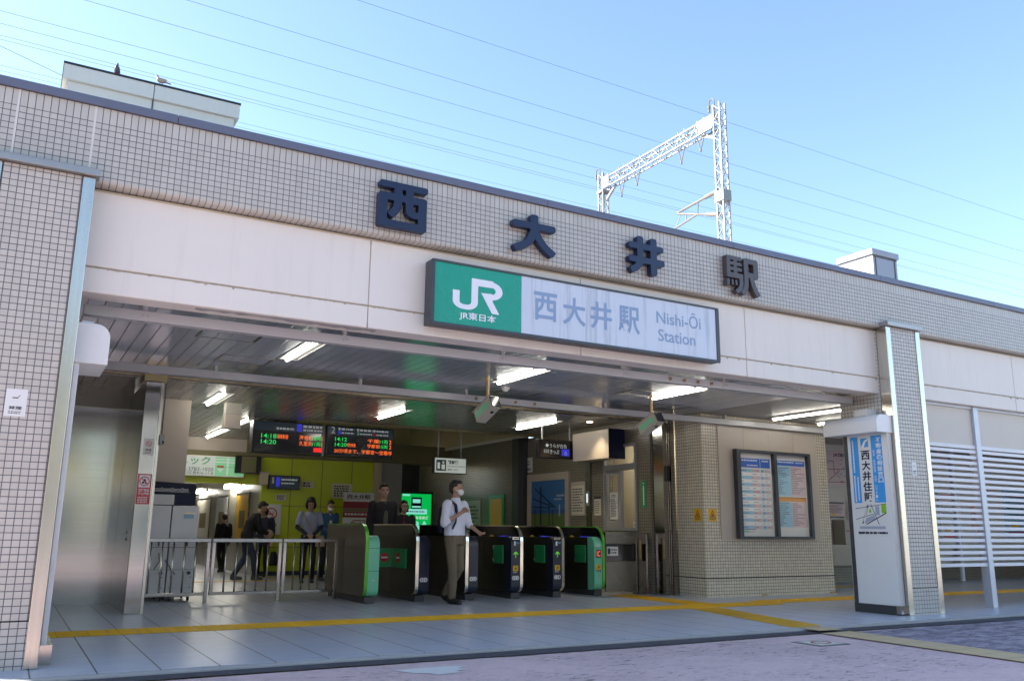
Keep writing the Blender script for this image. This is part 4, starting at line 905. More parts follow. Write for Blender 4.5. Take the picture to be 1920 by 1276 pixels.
# digital screen
t = thing('digital_signage', 'tall digital screen with bright green page and train picture deep in the hall', 'screen', (9.55, 21.6, 0))
MB().box(8.98, 9.96, 21.62, 21.8, 0, 2.10).build('case', 'black', t, bevel=.01); q = Pl((9.04, 21.61, .55)); mb = MB(); q.rect(mb, 0, .86, 0, 1.49, 0, .004); mb.mat(1); q.rect(mb, .03, .24, 1.43, 1.475, .004, .006); q.rect(mb, .1, .74, .96, 1.09, .004, .006)
mb.mat(3); q.rect(mb, .28, .58, 1.10, 1.40, .004, .006); mb.mat(1); q.rect(mb, .30, .56, 1.13, 1.17, .006, .008); q.rect(mb, .32, .54, 1.25, 1.35, .006, .008); mb.mat(2); write(mb, q, 'なるほど', .42, .83, .36, .08, .006, .02); mb.mat(1); write(mb, q, 'Q&A', .08, .52, .72, .26, .006, .03); mb.mat(3); lines_of_text(mb, q, .13, 1.0, .55, .05, 1, .007, .6, 3, 0); mb.build('display', ['screen_green', 'screen_cyan', 'screen_white', 'navy'], t)
# things on the ticket office side wall (faces -X)
t = thing('picture_panel', 'large framed railway landscape picture on the ticket office side wall', 'picture', (10.38, 16.6, .9)); q = Pl((10.398, 17.34, .62), FL)
mb = MB()
for a, b, c, d in ((0, 1.72, 1.58, 1.74), (0, 1.72, 0, .1), (0, .14, .1, 1.58), (1.58, 1.72, .1, 1.58)): q.rect(mb, a, b, c, d, 0, .05)
mb.build('frame', 'beige_board', t); mb = MB(); q.rect(mb, .14, 1.58, .1, 1.58, 0, .012); mb.mat(1); q.rect(mb, .14, 1.58, .1, .86, .012, .014); mb.mat(2); q.rect(mb, .14, 1.58, .86, .94, .012, .016); mb.mat(3)
for a, b, w in (((.55, .2), (.55, 1.45), .05), ((.2, 1.2), (1.05, 1.0), .025), ((.3, 1.42), (1.15, .98), .03), ((.16, 1.02), (.95, .98), .02), ((.9, .3), (.9, 1.1), .03), ((.3, .3), (.3, 1.0), .02), ((1.05, .3), (1.05, .95), .02)): pbar(mb, q.at(*a, .016), q.at(*b, .016), w, .002, q.n)
mb.mat(4); q.rect(mb, 1.2, 1.5, 1.22, 1.26, .012, .0165); q.rect(mb, 1.1, 1.4, 1.15, 1.18, .012, .0168); q.rect(mb, 1.29, 1.34, .8, 1.05, .012, .0172)
mb.build('picture', ['picture_sky', 'picture_field', 'picture_sea', 'navy', 'picture_cloud'], t)
q = Pl((10.398, 15.55, 1.42), FL); mb = MB(); q.rect(mb, 0, .52, 0, .70, 0, .03); mb.mat(1); q.rect(mb, .03, .49, .03, .62, .03, .032); mb.mat(2); lines_of_text(mb, q, .06, .08, .4, .5, 9, .034, .45, 8, .3); mb.build('notice_board', ['beige_board', 'paper', 'ink'], label='small framed notice board beside the railway picture', cat='notice board')
q = Pl((10.398, 14.99, 1.0), FL); mb = MB(); q.rect(mb, 0, .16, -.9, 1.6, 0, .03); mb.mat(1); q.rect(mb, .03, .13, .62, .92, .03, .06); mb.mat(2); q.rect(mb, .05, .11, .68, .86, .06, .062); mb.build('intercom_post', ['steel_dark', 'grey_paint', 'screen_white'], label='grey intercom unit on a vertical steel strip left of the ticket window', cat='intercom')
paper_q = Pl((10.398, 14.74, 1.42), FL); mb = MB(); paper_q.rect(mb, 0, .23, 0, .36, 0, .003); mb.mat(2); paper_q.rect(mb, 0, .23, .33, .37, .003, .004); mb.mat(1); lines_of_text(mb, paper_q, .03, .04, .17, .26, 6, .005, .4, 6, .2); mb.build('paper_notice', ['paper', 'ink', 'ink'], label='yellow paper notice on tiles just left of the ticket window', cat='notice')
q = Pl((10.398, 17.6, 2.42), FL); mb = MB(); q.rect(mb, .02, .42, 0, .34, 0, .003); mb.mat(1); write(mb, q, '事務室', .1, .04, .26, .06, .005, .03); lines_of_text(mb, q, .08, .16, .28, .12, 2, .005, .4, 2, .2); mb.build('paper_notice', ['paper_white', 'ink'], label='pale notice high on the tiles above the railway picture', cat='notice')
q = Pl((10.398, 13.20, 1.55), FL); mb = MB(); q.rect(mb, 0, .15, 0, .50, 0, .006); mb.mat(1); rg = random.Random(2); z = .40
while z > .04: q.rect(mb, .06, .09, z-.022, z, .006, .008); z -= .03
disc(mb, q, .075, .45, .015, .008, 10); mb.build('green_sign', ['gate_green', 'white'], label='narrow vertical green sign on tiles right of the ticket window', cat='sign')
t = thing('green_framed_panel', 'glowing gold panel in a green frame on the dark tiled wall', 'lit panel', (10.38, 18.9, .9)); q = Pl((10.398, 19.25, .8), FL); mb = MB(); q.rect(mb, 0, .80, 0, 1.16, 0, .03); mb.build('frame', 'gate_green', t); mb = MB(); q.rect(mb, .1, .70, .08, 1.06, .03, .035); mb.build('panel', 'gold_glow', t)
q = Pl((10.398, 20.6, .8), FL); mb = MB(); q.rect(mb, 0, .02, 0, 1.1, 0, .02); q.rect(mb, .9, .92, 0, 1.1, 0, .02); q.rect(mb, .02, .9, .1, 1.05, 0, .008); mb.mat(1); lines_of_text(mb, q, .1, .2, .7, .75, 8, .01, .4, 5, .3); mb.build('wall_poster', ['vending', 'ink'], label='dim framed notice on dark tiles left of the gold panel', cat='poster')
# staff counter inside the ticket window
mb = MB().box(10.62, 11.3, 13.0, 17.2, 0, 1.12); mb.build('office_counter', 'vending', label='beige counter inside the ticket office window', cat='counter')
t = thing('office_monitor', 'dark monitor seen through the ticket window', 'monitor', (10.85, 13.62, 1.12)); MB().prism([(10.75, 1.32), (11.0, 1.32), (11.02, 1.72), (10.8, 1.78)], 1, 13.42, 13.8).build('screen', 'black', t); MB().box(10.8, 10.95, 13.55, 13.68, 1.12, 1.32).build('stand', 'black', t)
t = thing('office_printer', 'white printer under the monitor in the ticket window', 'printer', (10.75, 13.6, 1.12)); MB().box(10.64, 10.74, 13.42, 13.78, 1.122, 1.30).build('body', 'paper_white', t); MB().box(10.635, 10.64, 13.46, 13.74, 1.22, 1.24).build('slot', 'ink', t)
# ------------------------------------------------------------------ ticket gates
def gprof(z0, z1, y0, y1, rt, rb):
    return [(y1, z0)]+[(y1, z1)]+[(y0+rt-rt*math.sin(R(a)), z1-rt+rt*math.cos(R(a))) for a in range(0, 91, 15)]+[(y0+rb-rb*math.cos(R(a)), z0+rb-rb*math.sin(R(a))) for a in range(0, 91, 18)]
def ticket_gate(fx, side, ic, nums, label, entry):
    """fx: left edge of the front; side -1: tall fin on the left, +1: on the right"""
    t = thing('ticket_gate', label, 'ticket gate', (fx+.13, 13, 0), 'row of automatic ticket gates')
    bx0, bx1 = (fx+.055, fx+.235) if side < 0 else (fx, fx+.17); f0, f1 = (fx, fx+.05) if side < 0 else (fx+.172, fx+.222)
    dark = 'gate_side_light' if side < 0 and ic else 'gate_side'
    MB().prism(gprof(.10, 1.0, 13.13, 14.75, .02, .02), 0, bx0+.002, bx1-.002).build('cabinet', dark, t)
    cap = MB().prism(gprof(.10, 1.01, 12.92, 13.13, .15, .11), 0, bx0, bx1); cap = cap.build('front_cap', 'gate_mint' if ic else 'gate_navy', t, bevel=.006)
    # fin: dark smoked upper edge over a panel
    fin = MB().prism(gprof(.10, 1.19, 12.915, 14.8, .26, .13), 0, f0+.004, f1-.004); fin = fin.build('side_wall', 'gate_side_light' if (ic and side < 0) else 'gate_side', t)
    fo, fi = gprof(.10, 1.192, 12.908, 14.8, .262, .132)[1:], gprof(.112, 1.176, 12.924, 14.8, .25, .12)[1:]
    rim = MB(); n = len(fo); vs = [(x, p[0], p[1]) for x in (f0-.002, f1+.002) for p in fo]+[(x, p[0], p[1]) for x in (f0-.002, f1+.002) for p in fi]
    for i in range(n-1): rim.add([vs[i], vs[i+1], vs[n+i+1], vs[n+i], vs[2*n+i], vs[2*n+i+1], vs[3*n+i+1], vs[3*n+i]], [(0, 1, 2, 3), (4, 7, 6, 5), (0, 4, 5, 1), (3, 2, 6, 7)])
    rim.build('edge_strip', 'gate_strip_green' if ic else 'chrome', t)
    xl = f0 if side < 0 else bx0
    if not (ic and side < 0):
        xx = f0 if side < 0 else f0
        MB().prism(gprof(1.005, 1.172, 12.99, 14.79, .16, .02), 0, xx-.001, xx+.006).build('smoked_panel', 'black_gloss', t)
    MB().box(fx+.03, fx+.19, 12.97, 14.7, 0, .098).build('plinth', 'dark_grey', t, bevel=.01)
    mb = MB()                               # seams across the front and the side
    for z in (.48, .82): mb.box(bx0-.001, bx1+.001, 12.9185, 12.9195, z-.003, z+.003)
    for z in (.48, .82): mb.box(xl-.0035, xl-.001, 13.14, 14.7, z-.003, z+.003)
    mb.box(xl-.0035, xl-.001, 13.9, 13.905, .12, .95).box(xl-.0035, xl-.001, 14.3, 14.304, .12, .82)
    mb.build('seam', 'black', t)
    q = Pl((bx0, 12.9185, 0)); w = bx1-bx0
    mb = MB()
    if len(nums) == 2:
        for i, s in enumerate(nums):
            c = w/2-.036+i*.072; P6 = [(-.033, 0), (-.018, .033), (.033, .033), (.033, -.033), (-.018, -.033)] if i == 0 else [(-.033, .033), (.018, .033), (.033, 0), (.018, -.033), (-.033, -.033)]
            mb.mat(0); mb.add([q.at(c+a, .335+b, .002) for a, b in P6][::-1 if i == 0 else -1], [tuple(range(5))]); mb.mat(1); write(mb, q, s, c-.011, .315, .022, .04, .003, .01)
    else: mb.mat(0); disc(mb, q, w/2, .335, .022, .002, 6); mb.mat(1); write(mb, q, nums, w/2-.01, .318, .018, .034, .003, .01)
    mb.build('number_mark', ['paper_white', 'ink'], cap)
    if entry:
        mb = MB(); q.rect(mb, w/2-.05, w/2+.05, .445, .535, .001, .003); mb.mat(1); q.rect(mb, w/2-.05, w/2+.05, .41, .443, .001, .003)
        for a, b in (((-.02, .46), (.01, .5)), ((.0, .49), (.03, .5)), ((-.02, .5), (.02, .475)), ((-.005, .51), (.01, .52))): pbar(mb, q.at(w/2+a[0], a[1], .004), q.at(w/2+b[0], b[1], .004), .010, .001, q.n)
        mb.mat(2); lines_of_text(mb, q, w/2-.045, .415, .09, .02, 1, .004, .6, 2, .2); mb.build('caution_label', ['yellow', 'ink', 'paper_white'], cap)
        if ic:
            mb = MB(); q.rect(mb, w/2-.045, w/2+.055, .65, .79, .001, .003); mb.mat(1); write(mb, q, 'IC', w/2-.03, .67, .07, .10, .004, .03); mb.build('lamp', ['black', 'ic_lit'], cap)
            q2 = Pl((bx0, 12.957, .90), (Vector((1, 0, 0)), Vector((0, .5, .866)), Vector((0, -.866, .5)))); mb = MB(); write(mb, q2, 'IC', .04, .03, .11, .075, .006, .02); mb.build('lettering', 'white_lit', cap)
            mb = MB(); write(mb, q, '専用', w/2-.045, .835, .09, .045, .003, .01); mb.build('lettering', 'lit_text', cap)
        else:
            mb = MB(); q.rect(mb, w/2-.005, w/2+.006, .66, .75, .001, .003); pbar(mb, q.at(w/2-.042, .715, .003), q.at(w/2+.001, .757, .003), .015, .002, q.n); pbar(mb, q.at(w/2+.042, .715, .003), q.at(w/2+.001, .757, .003), .015, .002, q.n); mb.build('lamp', 'arrow_lit', cap)
            mb = MB(); mb.box(bx0+.02, bx1-.02, 12.915, 12.96, .955, 1.0); mb.mat(1).box(bx0+.035, bx1-.035, 12.912, 12.93, .967, .985); mb.build('ticket_slot', ['chrome', 'black'], cap, bevel=.004)
            mb = MB(); q.rect(mb, .05, .085, .86, .93, .001, .003); mb.mat(1); lines_of_text(mb, q, .1, .89, .06, .04, 2, .003, .5, 3, .1); mb.build('pictogram', ['paper_white', 'pale_blue'], cap)
        MB().box(bx0+.04, bx1-.03, 13.25, 13.42, 1.002, 1.015).build('card_reader', 'blue_lit', t, bevel=.006)
        MB().tube([(bx0+.08, 13.75, 1.0), (bx0+.08, 13.75, 1.03)], [.04, .02], 10).build('indicator', 'gold_glow', t)
        MB().box(xl-.03, xl-.006, 13.16, 13.50, .56, .86).build('flap', 'gate_green', t, bevel=.008); mb = MB(); 
        for z in (.6, .80): mb.tube([(xl-.018, 13.515, z), (xl-.018, 13.515, z+.04)], .012, 8)
        mb.build('hinge', 'chrome', t)
    return t
ticket_gate(4.84, -1, True, '6', 'leftmost ticket gate with olive side and mint front, at the end of the railing', False)
ticket_gate(5.68, -1, False, '54', 'dark ticket gate second from the left, with green no entry flaps closed beside it', False)
ticket_gate(6.555, -1, False, '43', 'dark ticket gate with chrome edge just behind the man in the white shirt', False)
ticket_gate(7.41, 1, False, '32', 'dark ticket gate with lit green arrow marked 3 and 2, beside the walking man', True)
ticket_gate(8.24, 1, False, '21', 'dark ticket gate with lit green arrow marked 2 and 1, next to the mint gate', True)
ticket_gate(9.10, 1, True, '1', 'rightmost ticket gate with mint front and red IC lamp', True)
def closed_flap(x0, x1, y, label):
    mb = MB().box(x0, x1, y, y+.035, .50, .80); mb.mat(1); q = Pl(((x0+x1)/2, y, .655)); disc(mb, q, 0, 0, .075, .002); mb.mat(2); q.rect(mb, -.055, .055, -.012, .012, .002, .004)
    mb.build('gate_flap', ['gate_green', 'no_entry_red', 'white'], label=label, cat='gate flap', bevel=.006, group='closed flaps with no entry marks')
closed_flap(5.38, 5.61, 13.78, 'closed green gate flap with red no entry disc, the left one beside the mint-fronted gate')
mb = MB().box(5.645, 5.676, 13.26, 13.86, .50, .80); q = Pl((5.645, 13.56, .655), FL); mb.mat(1); disc(mb, q, 0, 0, .085, .002); mb.mat(2); q.rect(mb, -.062, .062, -.013, .013, .002, .004)
mb.build('gate_flap', ['gate_green', 'no_entry_red', 'white'], label='closed green gate flap with red no entry disc, flat on the second gate', cat='gate flap', group='closed flaps with no entry marks')
# staff gate beside the ticket office
t = thing('staff_gate', 'low stainless staff gate with wheelchair notice between the mint gate and the ticket office', 'gate', (9.9, 13, 0))
MB().box(9.42, 10.38, 13.02, 13.06, .06, .58).build('lower_panel', 'steel_dark', t); MB().box(9.42, 10.06, 13.03, 13.05, .59, .88).build('smoked_pane', 'black_gloss', t)
MB().box(9.40, 10.38, 12.99, 13.09, .885, 1.09).build('top_rail', 'steel_dark', t, bevel=.008)
mb = MB().box(10.12, 10.20, 12.97, 13.1, 0, 1.0); mb.mat(1).box(10.07, 10.10, 12.98, 13.1, 0, 1.0); mb.mat(2).box(10.14, 10.18, 12.966, 12.97, .62, .96); mb.mat(1).box(10.30, 10.34, 12.98, 13.1, 0, 1.05); mb.build('post', ['steel_dark', 'steel', 'bronze'], t)
q = Pl((9.45, 13.03, .68)); mb = MB(); q.rect(mb, 0, .25, 0, .16, 0, .004); mb.mat(1); q.rect(mb, .02, .08, .03, .13, .004, .005); mb.mat(1); lines_of_text(mb, q, .1, .03, .13, .10, 2, .006, .5, 3, .1); mb.build('notice', ['paper_white', 'ink'], t)
# railing in three sections
def railing(x0, x1, label):
    t = thing('railing', label, 'railing', ((x0+x1)/2, 14.05, 0), 'stainless railing sections left of the gates')
    MB().box(x0, x1, 14.03, 14.08, .89, .945).build('top_rail', 'steel', t, bevel=.004); MB().box(x0, x1, 14.035, 14.075, .11, .155).build('bottom_rail', 'steel', t, bevel=.004)
    for x in (x0, x1-.05): MB().box(x, x+.05, 14.03, 14.08, 0 if x > x0 else .108, .888).build('post', 'steel', t, bevel=.004)
    n = 5
    for i in range(n): x = x0+.05+(x1-x0-.1)*(i+1)/(n+1); MB().tube([(x, 14.055, .156), (x, 14.055, .889)], .014, 8).build('bar', 'steel_trim', t, smooth=True)
railing(1.72, 2.775, 'stainless railing section in front of the white cabinets, next to the steel pillar')
railing(2.80, 3.865, 'middle stainless railing section with vertical bars')
railing(3.89, 4.79, 'stainless railing section ending at the leftmost ticket gate')
# machine cabinets behind the railing
def cabinet(x0, x1, label, seed):
    t = thing('machine_cabinet', label, 'cabinet', ((x0+x1)/2, 14.8, 0), 'backs of the ticket machines')
    MB().box(x0+.004, x1-.004, 14.5, 15.2, .07, 1.435).build('body', 'white_paint', t, bevel=.008)
    rg = random.Random(seed); mb = MB()
    mb.box(x0+.004, x1-.004, 14.497, 14.4985, .80, .806).box(x0+.004, x1-.004, 14.497, 14.4985, .47, .474)
    for z in (.9, .35, .2):
        for x in (x0+.05, x1-.06): mb.box(x, x+.014, 14.495, 14.4985, z, z+.014)
    mb.box((x0+x1)/2+.05, (x0+x1)/2+.07, 14.48, 14.4985, .82, .93); mb.tube([(x1-.08, 14.485, .42), (x1-.08, 14.4985, .42)], .028, 10); mb.build('fitting', 'dark_grey', t)
    mb = MB()
    for x in (x0+.05, x1-.07): mb.tube([(x, 14.55, .035), (x+.03, 14.55, .035)], .034, 10); mb.tube([(x, 15.1, .035), (x+.03, 15.1, .035)], .034, 10)
    mb.build('castor', 'black', t)
    return t
cabinet(1.83, 2.235, 'white ticket machine cabinet on castors, the left one with cables hanging down', 1)
t = cabinet(2.245, 2.645, 'white ticket machine cabinet on castors, the right one below the navy header', 2)
mb = MB().box(2.42, 2.57, 14.496, 14.4985, 1.24, 1.34); mb.mat(1).box(2.42, 2.57, 14.495, 14.496, 1.31, 1.335); mb.build('label_plate', ['pale_blue', 'bronze'], t)
for pts in ([(1.95, 14.46, .93), (1.92, 14.44, .8), (1.84, 14.45, .62), (1.86, 14.46, .5)], [(2.1, 14.46, .72), (2.12, 14.44, .6), (2.05, 14.46, .48)], [(2.2, 14.46, .62), (2.28, 14.44, .5), (2.36, 14.46, .40)]):
    sm = []
    for i in range(13):
        f = i/12*(len(pts)-1); a = min(int(f), len(pts)-2); sm.append(Vector(pts[a]).lerp(Vector(pts[a+1]), f-a))
    MB().tube(sm, .007, 6).build('cable', 'black', label={1.95: 'longer black cable hanging in front of the left white cabinet', 2.1: 'short black cable looped on the left white cabinet', 2.2: 'black cable running down to the right white cabinet'}[pts[0][0]], cat='cable')
t = thing('machine_header', 'navy header with white script lettering above the white cabinets', 'sign', (2.3, 14.7, 1.44))
pr = [(1.8, 1.445), (2.60, 1.445), (2.60, 1.72)]+[(2.55+.05*math.cos(R(a)), 1.73+.05*math.sin(R(a))) for a in range(0, 91, 18)]+[(1.8, 1.81)]
MB().prism(pr, 1, 14.62, 15.1).build('panel', 'navy', t); q = Pl((1.8, 14.62, 1.44)); mb = MB(); rg = random.Random(4); pts = []
for s in range(15):                        # a flowing white script line
    x = .13+s*.038; mb.tube([q.at(x+.014*math.cos(2*math.pi*i/9), .24+(.016 if s % 4 else .03)*math.sin(2*math.pi*i/9), .004) for i in range(10)], .0045, 5)
mb.tube([q.at(.12, .215, .004), q.at(.70, .205, .004)], .0035, 5); mb.build('script', 'white', t)
MB().box(1.83, 2.26, 14.5, 14.61, 1.445, 1.60).build('box', 'paper_white', t, bevel=.004)

# ------------------------------------------------------------------ louvre screen at the right
t = thing('louvre_screen', 'white horizontal louvre screen with pale blind panels right of the tiled column', 'screen', (14, 8.5, 0))
for x in (13.47, 15.22, 16.95, 18.7): MB().box(x, x+.125, 8.42, 8.56, 0, 3.14).build('post', 'metal_box', t, bevel=.004)
MB().box(11.83, 20.4, 8.44, 8.54, 3.105, 3.142).build('head_rail', 'metal_box', t)
MB().box(11.835, 11.87, 8.44, 8.54, .6, 3.1).build('side_rail', 'louvre_white', t)
xs = [(11.87, 13.468), (13.597, 15.218), (15.347, 16.948), (17.077, 18.698)]
for a, b in xs: MB().box(a, b, 8.47, 8.49, 2.52, 3.104).build('blind', 'blind', t); MB().box(a, b, 8.45, 8.52, 2.455, 2.515).build('blind_rail', 'louvre_white', t)
for i in range(20):
    z = .625+i*.0925
    for a, b in xs: MB().prism([(8.45, z), (8.53, z+.018), (8.53, z+.024), (8.45, z+.053), (8.446, z+.05), (8.446, z+.003)], 0, a, b).build('slat', 'louvre_white', t)
# ------------------------------------------------------------------ signs on the far right wall
q = Pl((16.55, 14.29, 2.2)); mb = MB(); q.rect(mb, 0, 2.3, 0, .86, 0, .02); mb.mat(1); write(mb, q, 'JR線路線図', .5, .70, .9, .10, .022, .02)
rg = random.Random(3); mb.mat(2); 
for (a, b) in (((.1, .1), (2.2, .14)), ((.1, .4), (.8, .42)), ((.8, .42), (1.1, .65)), ((.2, .6), (.5, .6)), ((.5, .6), (.5, .3)), ((.9, .25), (1.9, .27)), ((.3, .14), (.7, .38)), ((1.3, .6), (2.1, .6)), ((1.3, .6), (1.3, .2)), ((1.7, .1), (1.7, .5))): pbar(mb, q.at(*a, .022), q.at(*b, .022), .014, .002, q.n)
mb.mat(1)
for i in range(60): u, v = .1+rg.random()*2.1, .08+rg.random()*.58; q.rect(mb, u, u+.05, v, v+.012, .02, .023)
mb.mat(3)
for i in range(12): u, v = .1+rg.random()*2.1, .08+rg.random()*.58; disc(mb, q, u, v, .018, .024, 10)
mb.build('fare_map', ['fare_pink', 'ink', 'dark_red', 'blue'], label='large pale route and fare map high on the wall between booth and right column', cat='map')
def poster(x0, x1, z0, z1, base, acc, label, seed):
    q = Pl((x0, 14.29, z0)); w, h = x1-x0, z1-z0; mb = MB(); q.rect(mb, 0, w, 0, h, 0, .01); mb.mat(1); q.rect(mb, .06*w, .94*w, h*.84, h*.94, .01, .012); q.rect(mb, .06*w, .94*w, .03*h, .12*h, .01, .012); mb.mat(2); lines_of_text(mb, q, .08*w, h*.3, w*.84, h*.48, 7, .013, .4, seed, .4); mb.mat(3); q.rect(mb, .15*w, .45*w, h*.16, h*.28, .01, .012)
    mb.build('wall_poster', [base, acc, 'ink', 'yellow'], label=label, cat='poster')
poster(20.95, 21.85, 1.0, 2.2, 'paper_white', 'red', 'white poster with red bands seen through the left half of the louvres', 1)
poster(22.3, 22.95, 1.25, 1.95, 'pale_pink', 'orange', 'small pink and yellow poster seen through the louvres beside the white post', 2)
poster(23.8, 25.2, 1.05, 2.35, 'pale_blue', 'dark_red', 'large blue and red poster seen through the right part of the louvres', 3)
poster(16.75, 17.35, 1.46, 1.86, 'pale_pink', 'dark_grey', 'small pink leaflet below the fare map between booth and right column', 4)
MB().box(17.55, 17.78, 14.1, 14.28, 1.3, 1.92).build('leaflet_rack', 'gate_green', label='green leaflet rack on the wall behind the right column', cat='rack')
MB().box(16.95, 17.3, 13.93, 13.948, 1.16, 1.18).build('red_label', 'red', label='thin red label on the white machine front below the fare map', cat='label')
MB().tube([(20.9, 13.8, 0), (20.9, 13.8, 3.2)], .07, 12).build('pipe_post', 'metal_box', label='slim pale post standing behind the louvres near the tiled column', cat='post')

# ------------------------------------------------------------------ railway gantry and overhead wires
GX = 26.0
t = thing('catenary_gantry', 'white lattice railway portal with two columns above the roof edge', 'gantry', (GX, 31, 11.5))
def lattice(p, q, w, h, n, parent, name):
    """four chords with zigzag bracing between p and q (w across X, h across the other)"""
    p, q = Vector(p), Vector(q); d = (q-p).normalized(); u = Vector((1, 0, 0)); v = Vector((0, 1, 0)) if abs(d.z) > .5 else Vector((0, 0, 1)); mb = MB(); L = (q-p).length
    c = [(-w/2, -h/2), (w/2, -h/2), (w/2, h/2), (-w/2, h/2)]
    for a, b in c: mb.bar(p+u*a+v*b, q+u*a+v*b, .065)
    for k in range(4):
        a, b = c[k], c[(k+1) % 4]
        for i in range(n):
            s0, s1 = L*i/n, L*(i+.5)/n; s2 = L*(i+1)/n
            mb.bar(p+u*a[0]+v*a[1]+d*s0, p+u*b[0]+v*b[1]+d*s1, .04, .025); mb.bar(p+u*b[0]+v*b[1]+d*s1, p+u*a[0]+v*a[1]+d*s2, .04, .025)
    return mb.build(name, 'gantry', parent)
for y, zt in ((26.75, 20.1), (35.7, 20.0)):
    c = lattice((GX, y, 11.5), (GX, y, zt), .34, .40, 11, t, 'column')
    mb = MB().box(GX-.24, GX+.24, y-.28, y+.28, 15.4, 15.9) if y < 30 else MB().box(GX-.24, GX+.24, y-.28, y+.28, 18.9, 19.0); mb.build('gusset', 'gantry', c)
bm_ = lattice((GX, 27.02, 19.32), (GX, 35.44, 19.32), .36, .56, 8, t, 'beam')
MB().box(GX-.25, GX-.235, 27.0, 27.9, 19.0, 19.66).box(GX-.25, GX-.235, 34.9, 35.5, 19.0, 19.66).build('gusset', 'gantry', bm_)
mb = MB().bar((GX, 34.6, 19.0), (GX, 35.45, 18.4), .12).bar((GX, 27.9, 19.0), (GX, 27.05, 18.6), .12); mb.build('brace', 'gantry', t)
for y, z in ((28.05, 18.35), (29.4, 18.25), (32.8, 18.37), (34.1, 18.2)):
    mb = MB().bar((GX, y-.28, 19.9), (GX, y-.28, 19.0), .035).bar((GX, y+.18, 19.9), (GX, y+.18, 19.0), .035).tube([(GX, y-.28, 19.0), (GX, y, z)], .03, 6).tube([(GX, y+.18, 19.0), (GX, y, z)], .03, 6).tube([(GX, y, z+.1), (GX, y, z-.05)], .05, 8); mb.build('hanger', 'insulator', t)
for y, z in ((26.75, 20.1), (35.7, 20.0)):
    s = 1; y0 = y+.30; pts = [(GX, y0, z-.5), (GX, y0, z+.30)]+[(GX, y0+.17-.17*math.cos(R(a)), z+.30+.17*math.sin(R(a))) for a in range(20, 181, 20)]+[(GX, y0+.34, z+.15)]
    mb = MB().tube(pts, .032, 6).tube([(GX, y0+.34, z+.18), (GX, y0+.34, z+.05)], [.08, .06], 8).tube([(GX, y0+.34, z+.04), (GX, y0+.34, z-.12)], .05, 8); mb.build('hook', 'insulator', t)
E_ = (GX, 29.8, 15.86)
mb = MB().tube([(GX, 27.0, 16.03), (GX, 27.9, 15.99)], .10, 8).tube([(GX, 27.9, 15.99), E_], .06, 8).tube([(GX, 27.0, 14.9), (GX, 27.8, 15.16)], .10, 8).tube([(GX, 27.8, 15.16), (GX, 29.75, 15.80)], .055, 8).tube([(GX, 28.35, 15.97), (GX, 28.42, 15.36)], .035, 6).tube([(GX, 28.42, 15.36), (GX, 30.3, 15.12)], .05, 8).tube([(GX, 29.6, 15.7), (GX, 29.9, 15.2)], .02, 5).tube([(GX, 29.2, 15.6), (GX, 29.2, 15.27)], .025, 5); mb.build('bracket_arm', 'insulator', t)
def wire(y, z0, z1, label, x0=-45, x1=110, r=.0075, drop=None):
    mb = MB(); n = 24
    mb.tube([(x0+(x1-x0)*i/n, y, z0+(z1-z0)*i/n) for i in range(n+1)], r, 5)
    if drop:
        for x in drop: mb.tube([(x, y, z0+(z1-z0)*(x-x0)/(x1-x0)), (x, y, z0+(z1-z0)*(x-x0)/(x1-x0)-drop_len)], r*.8, 4)
    return mb.build('overhead_wire', 'wire', label=label, cat='wire', group='overhead railway wires')
drop_len = 1.0
wire(27.3, 20.45, 18.9, 'topmost overhead wire, crossing the sky past the top of the right gantry column')
wire(28.05, 18.95, 17.2, 'overhead wire carried by the insulator nearest the right gantry column')
wire(29.4, 18.5, 17.35, 'overhead wire carried by the second insulator from the right gantry column')
wire(32.8, 19.05, 18.3, 'overhead wire carried by the third insulator along the gantry beam')
wire(34.1, 19.45, 18.0, 'overhead wire carried by the insulator nearest the left gantry column')
wire(29.4, 16.4, 15.1, 'lower contact wire with droppers just above the penthouse parapet', r=.006)
wire(28.05, 15.9, 14.4, 'lower contact wire running into the penthouse parapet', r=.006)
wire(32.8, 17.1, 16.0, 'upper one of the close wire pair just above the roof edge', r=.006)
wire(32.8, 16.93, 15.75, 'lower one of the close wire pair just above the roof edge', r=.006)
MB().tube([(-14, 34.1, 21.5), (-.1, 34.1, 17.6), (3, 34.1, 16.8)], .010, 5).build('stay_wire', 'wire', label='short stay wire slanting down behind the left end of the penthouse', cat='wire')

# ------------------------------------------------------------------ bodies: overlapping solids fused into one skin
def blob_capsule(p, q, r0, r1, n=10):
    p, q = Vector(p), Vector(q); d = q-p; L = d.length
    if L < 1e-5: d = Vector((0, 0, 1))
    d.normalize(); a = d.cross(Vector((0, 0, 1))); a = a.normalized() if a.length > 1e-3 else Vector((1, 0, 0)); b = d.cross(a)
    rs = [(p-d*r0*math.cos(t), max(r0*math.sin(t), 1e-4)) for t in (.15, .55, 1.0, math.pi/2)]+[(q+d*r1*math.sin(t), max(r1*math.cos(t), 1e-4)) for t in (0, .57, 1.0, 1.42)]
    vs = [c+(a*math.cos(2*math.pi*k/n)+b*math.sin(2*math.pi*k/n))*r for c, r in rs for k in range(n)]; fs = []
    for i in range(len(rs)-1):
        for k in range(n): fs.append((i*n+k, i*n+(k+1) % n, (i+1)*n+(k+1) % n, (i+1)*n+k))
    fs += [tuple(range(n))[::-1], tuple(range((len(rs)-1)*n, len(rs)*n))]
    return vs, fs
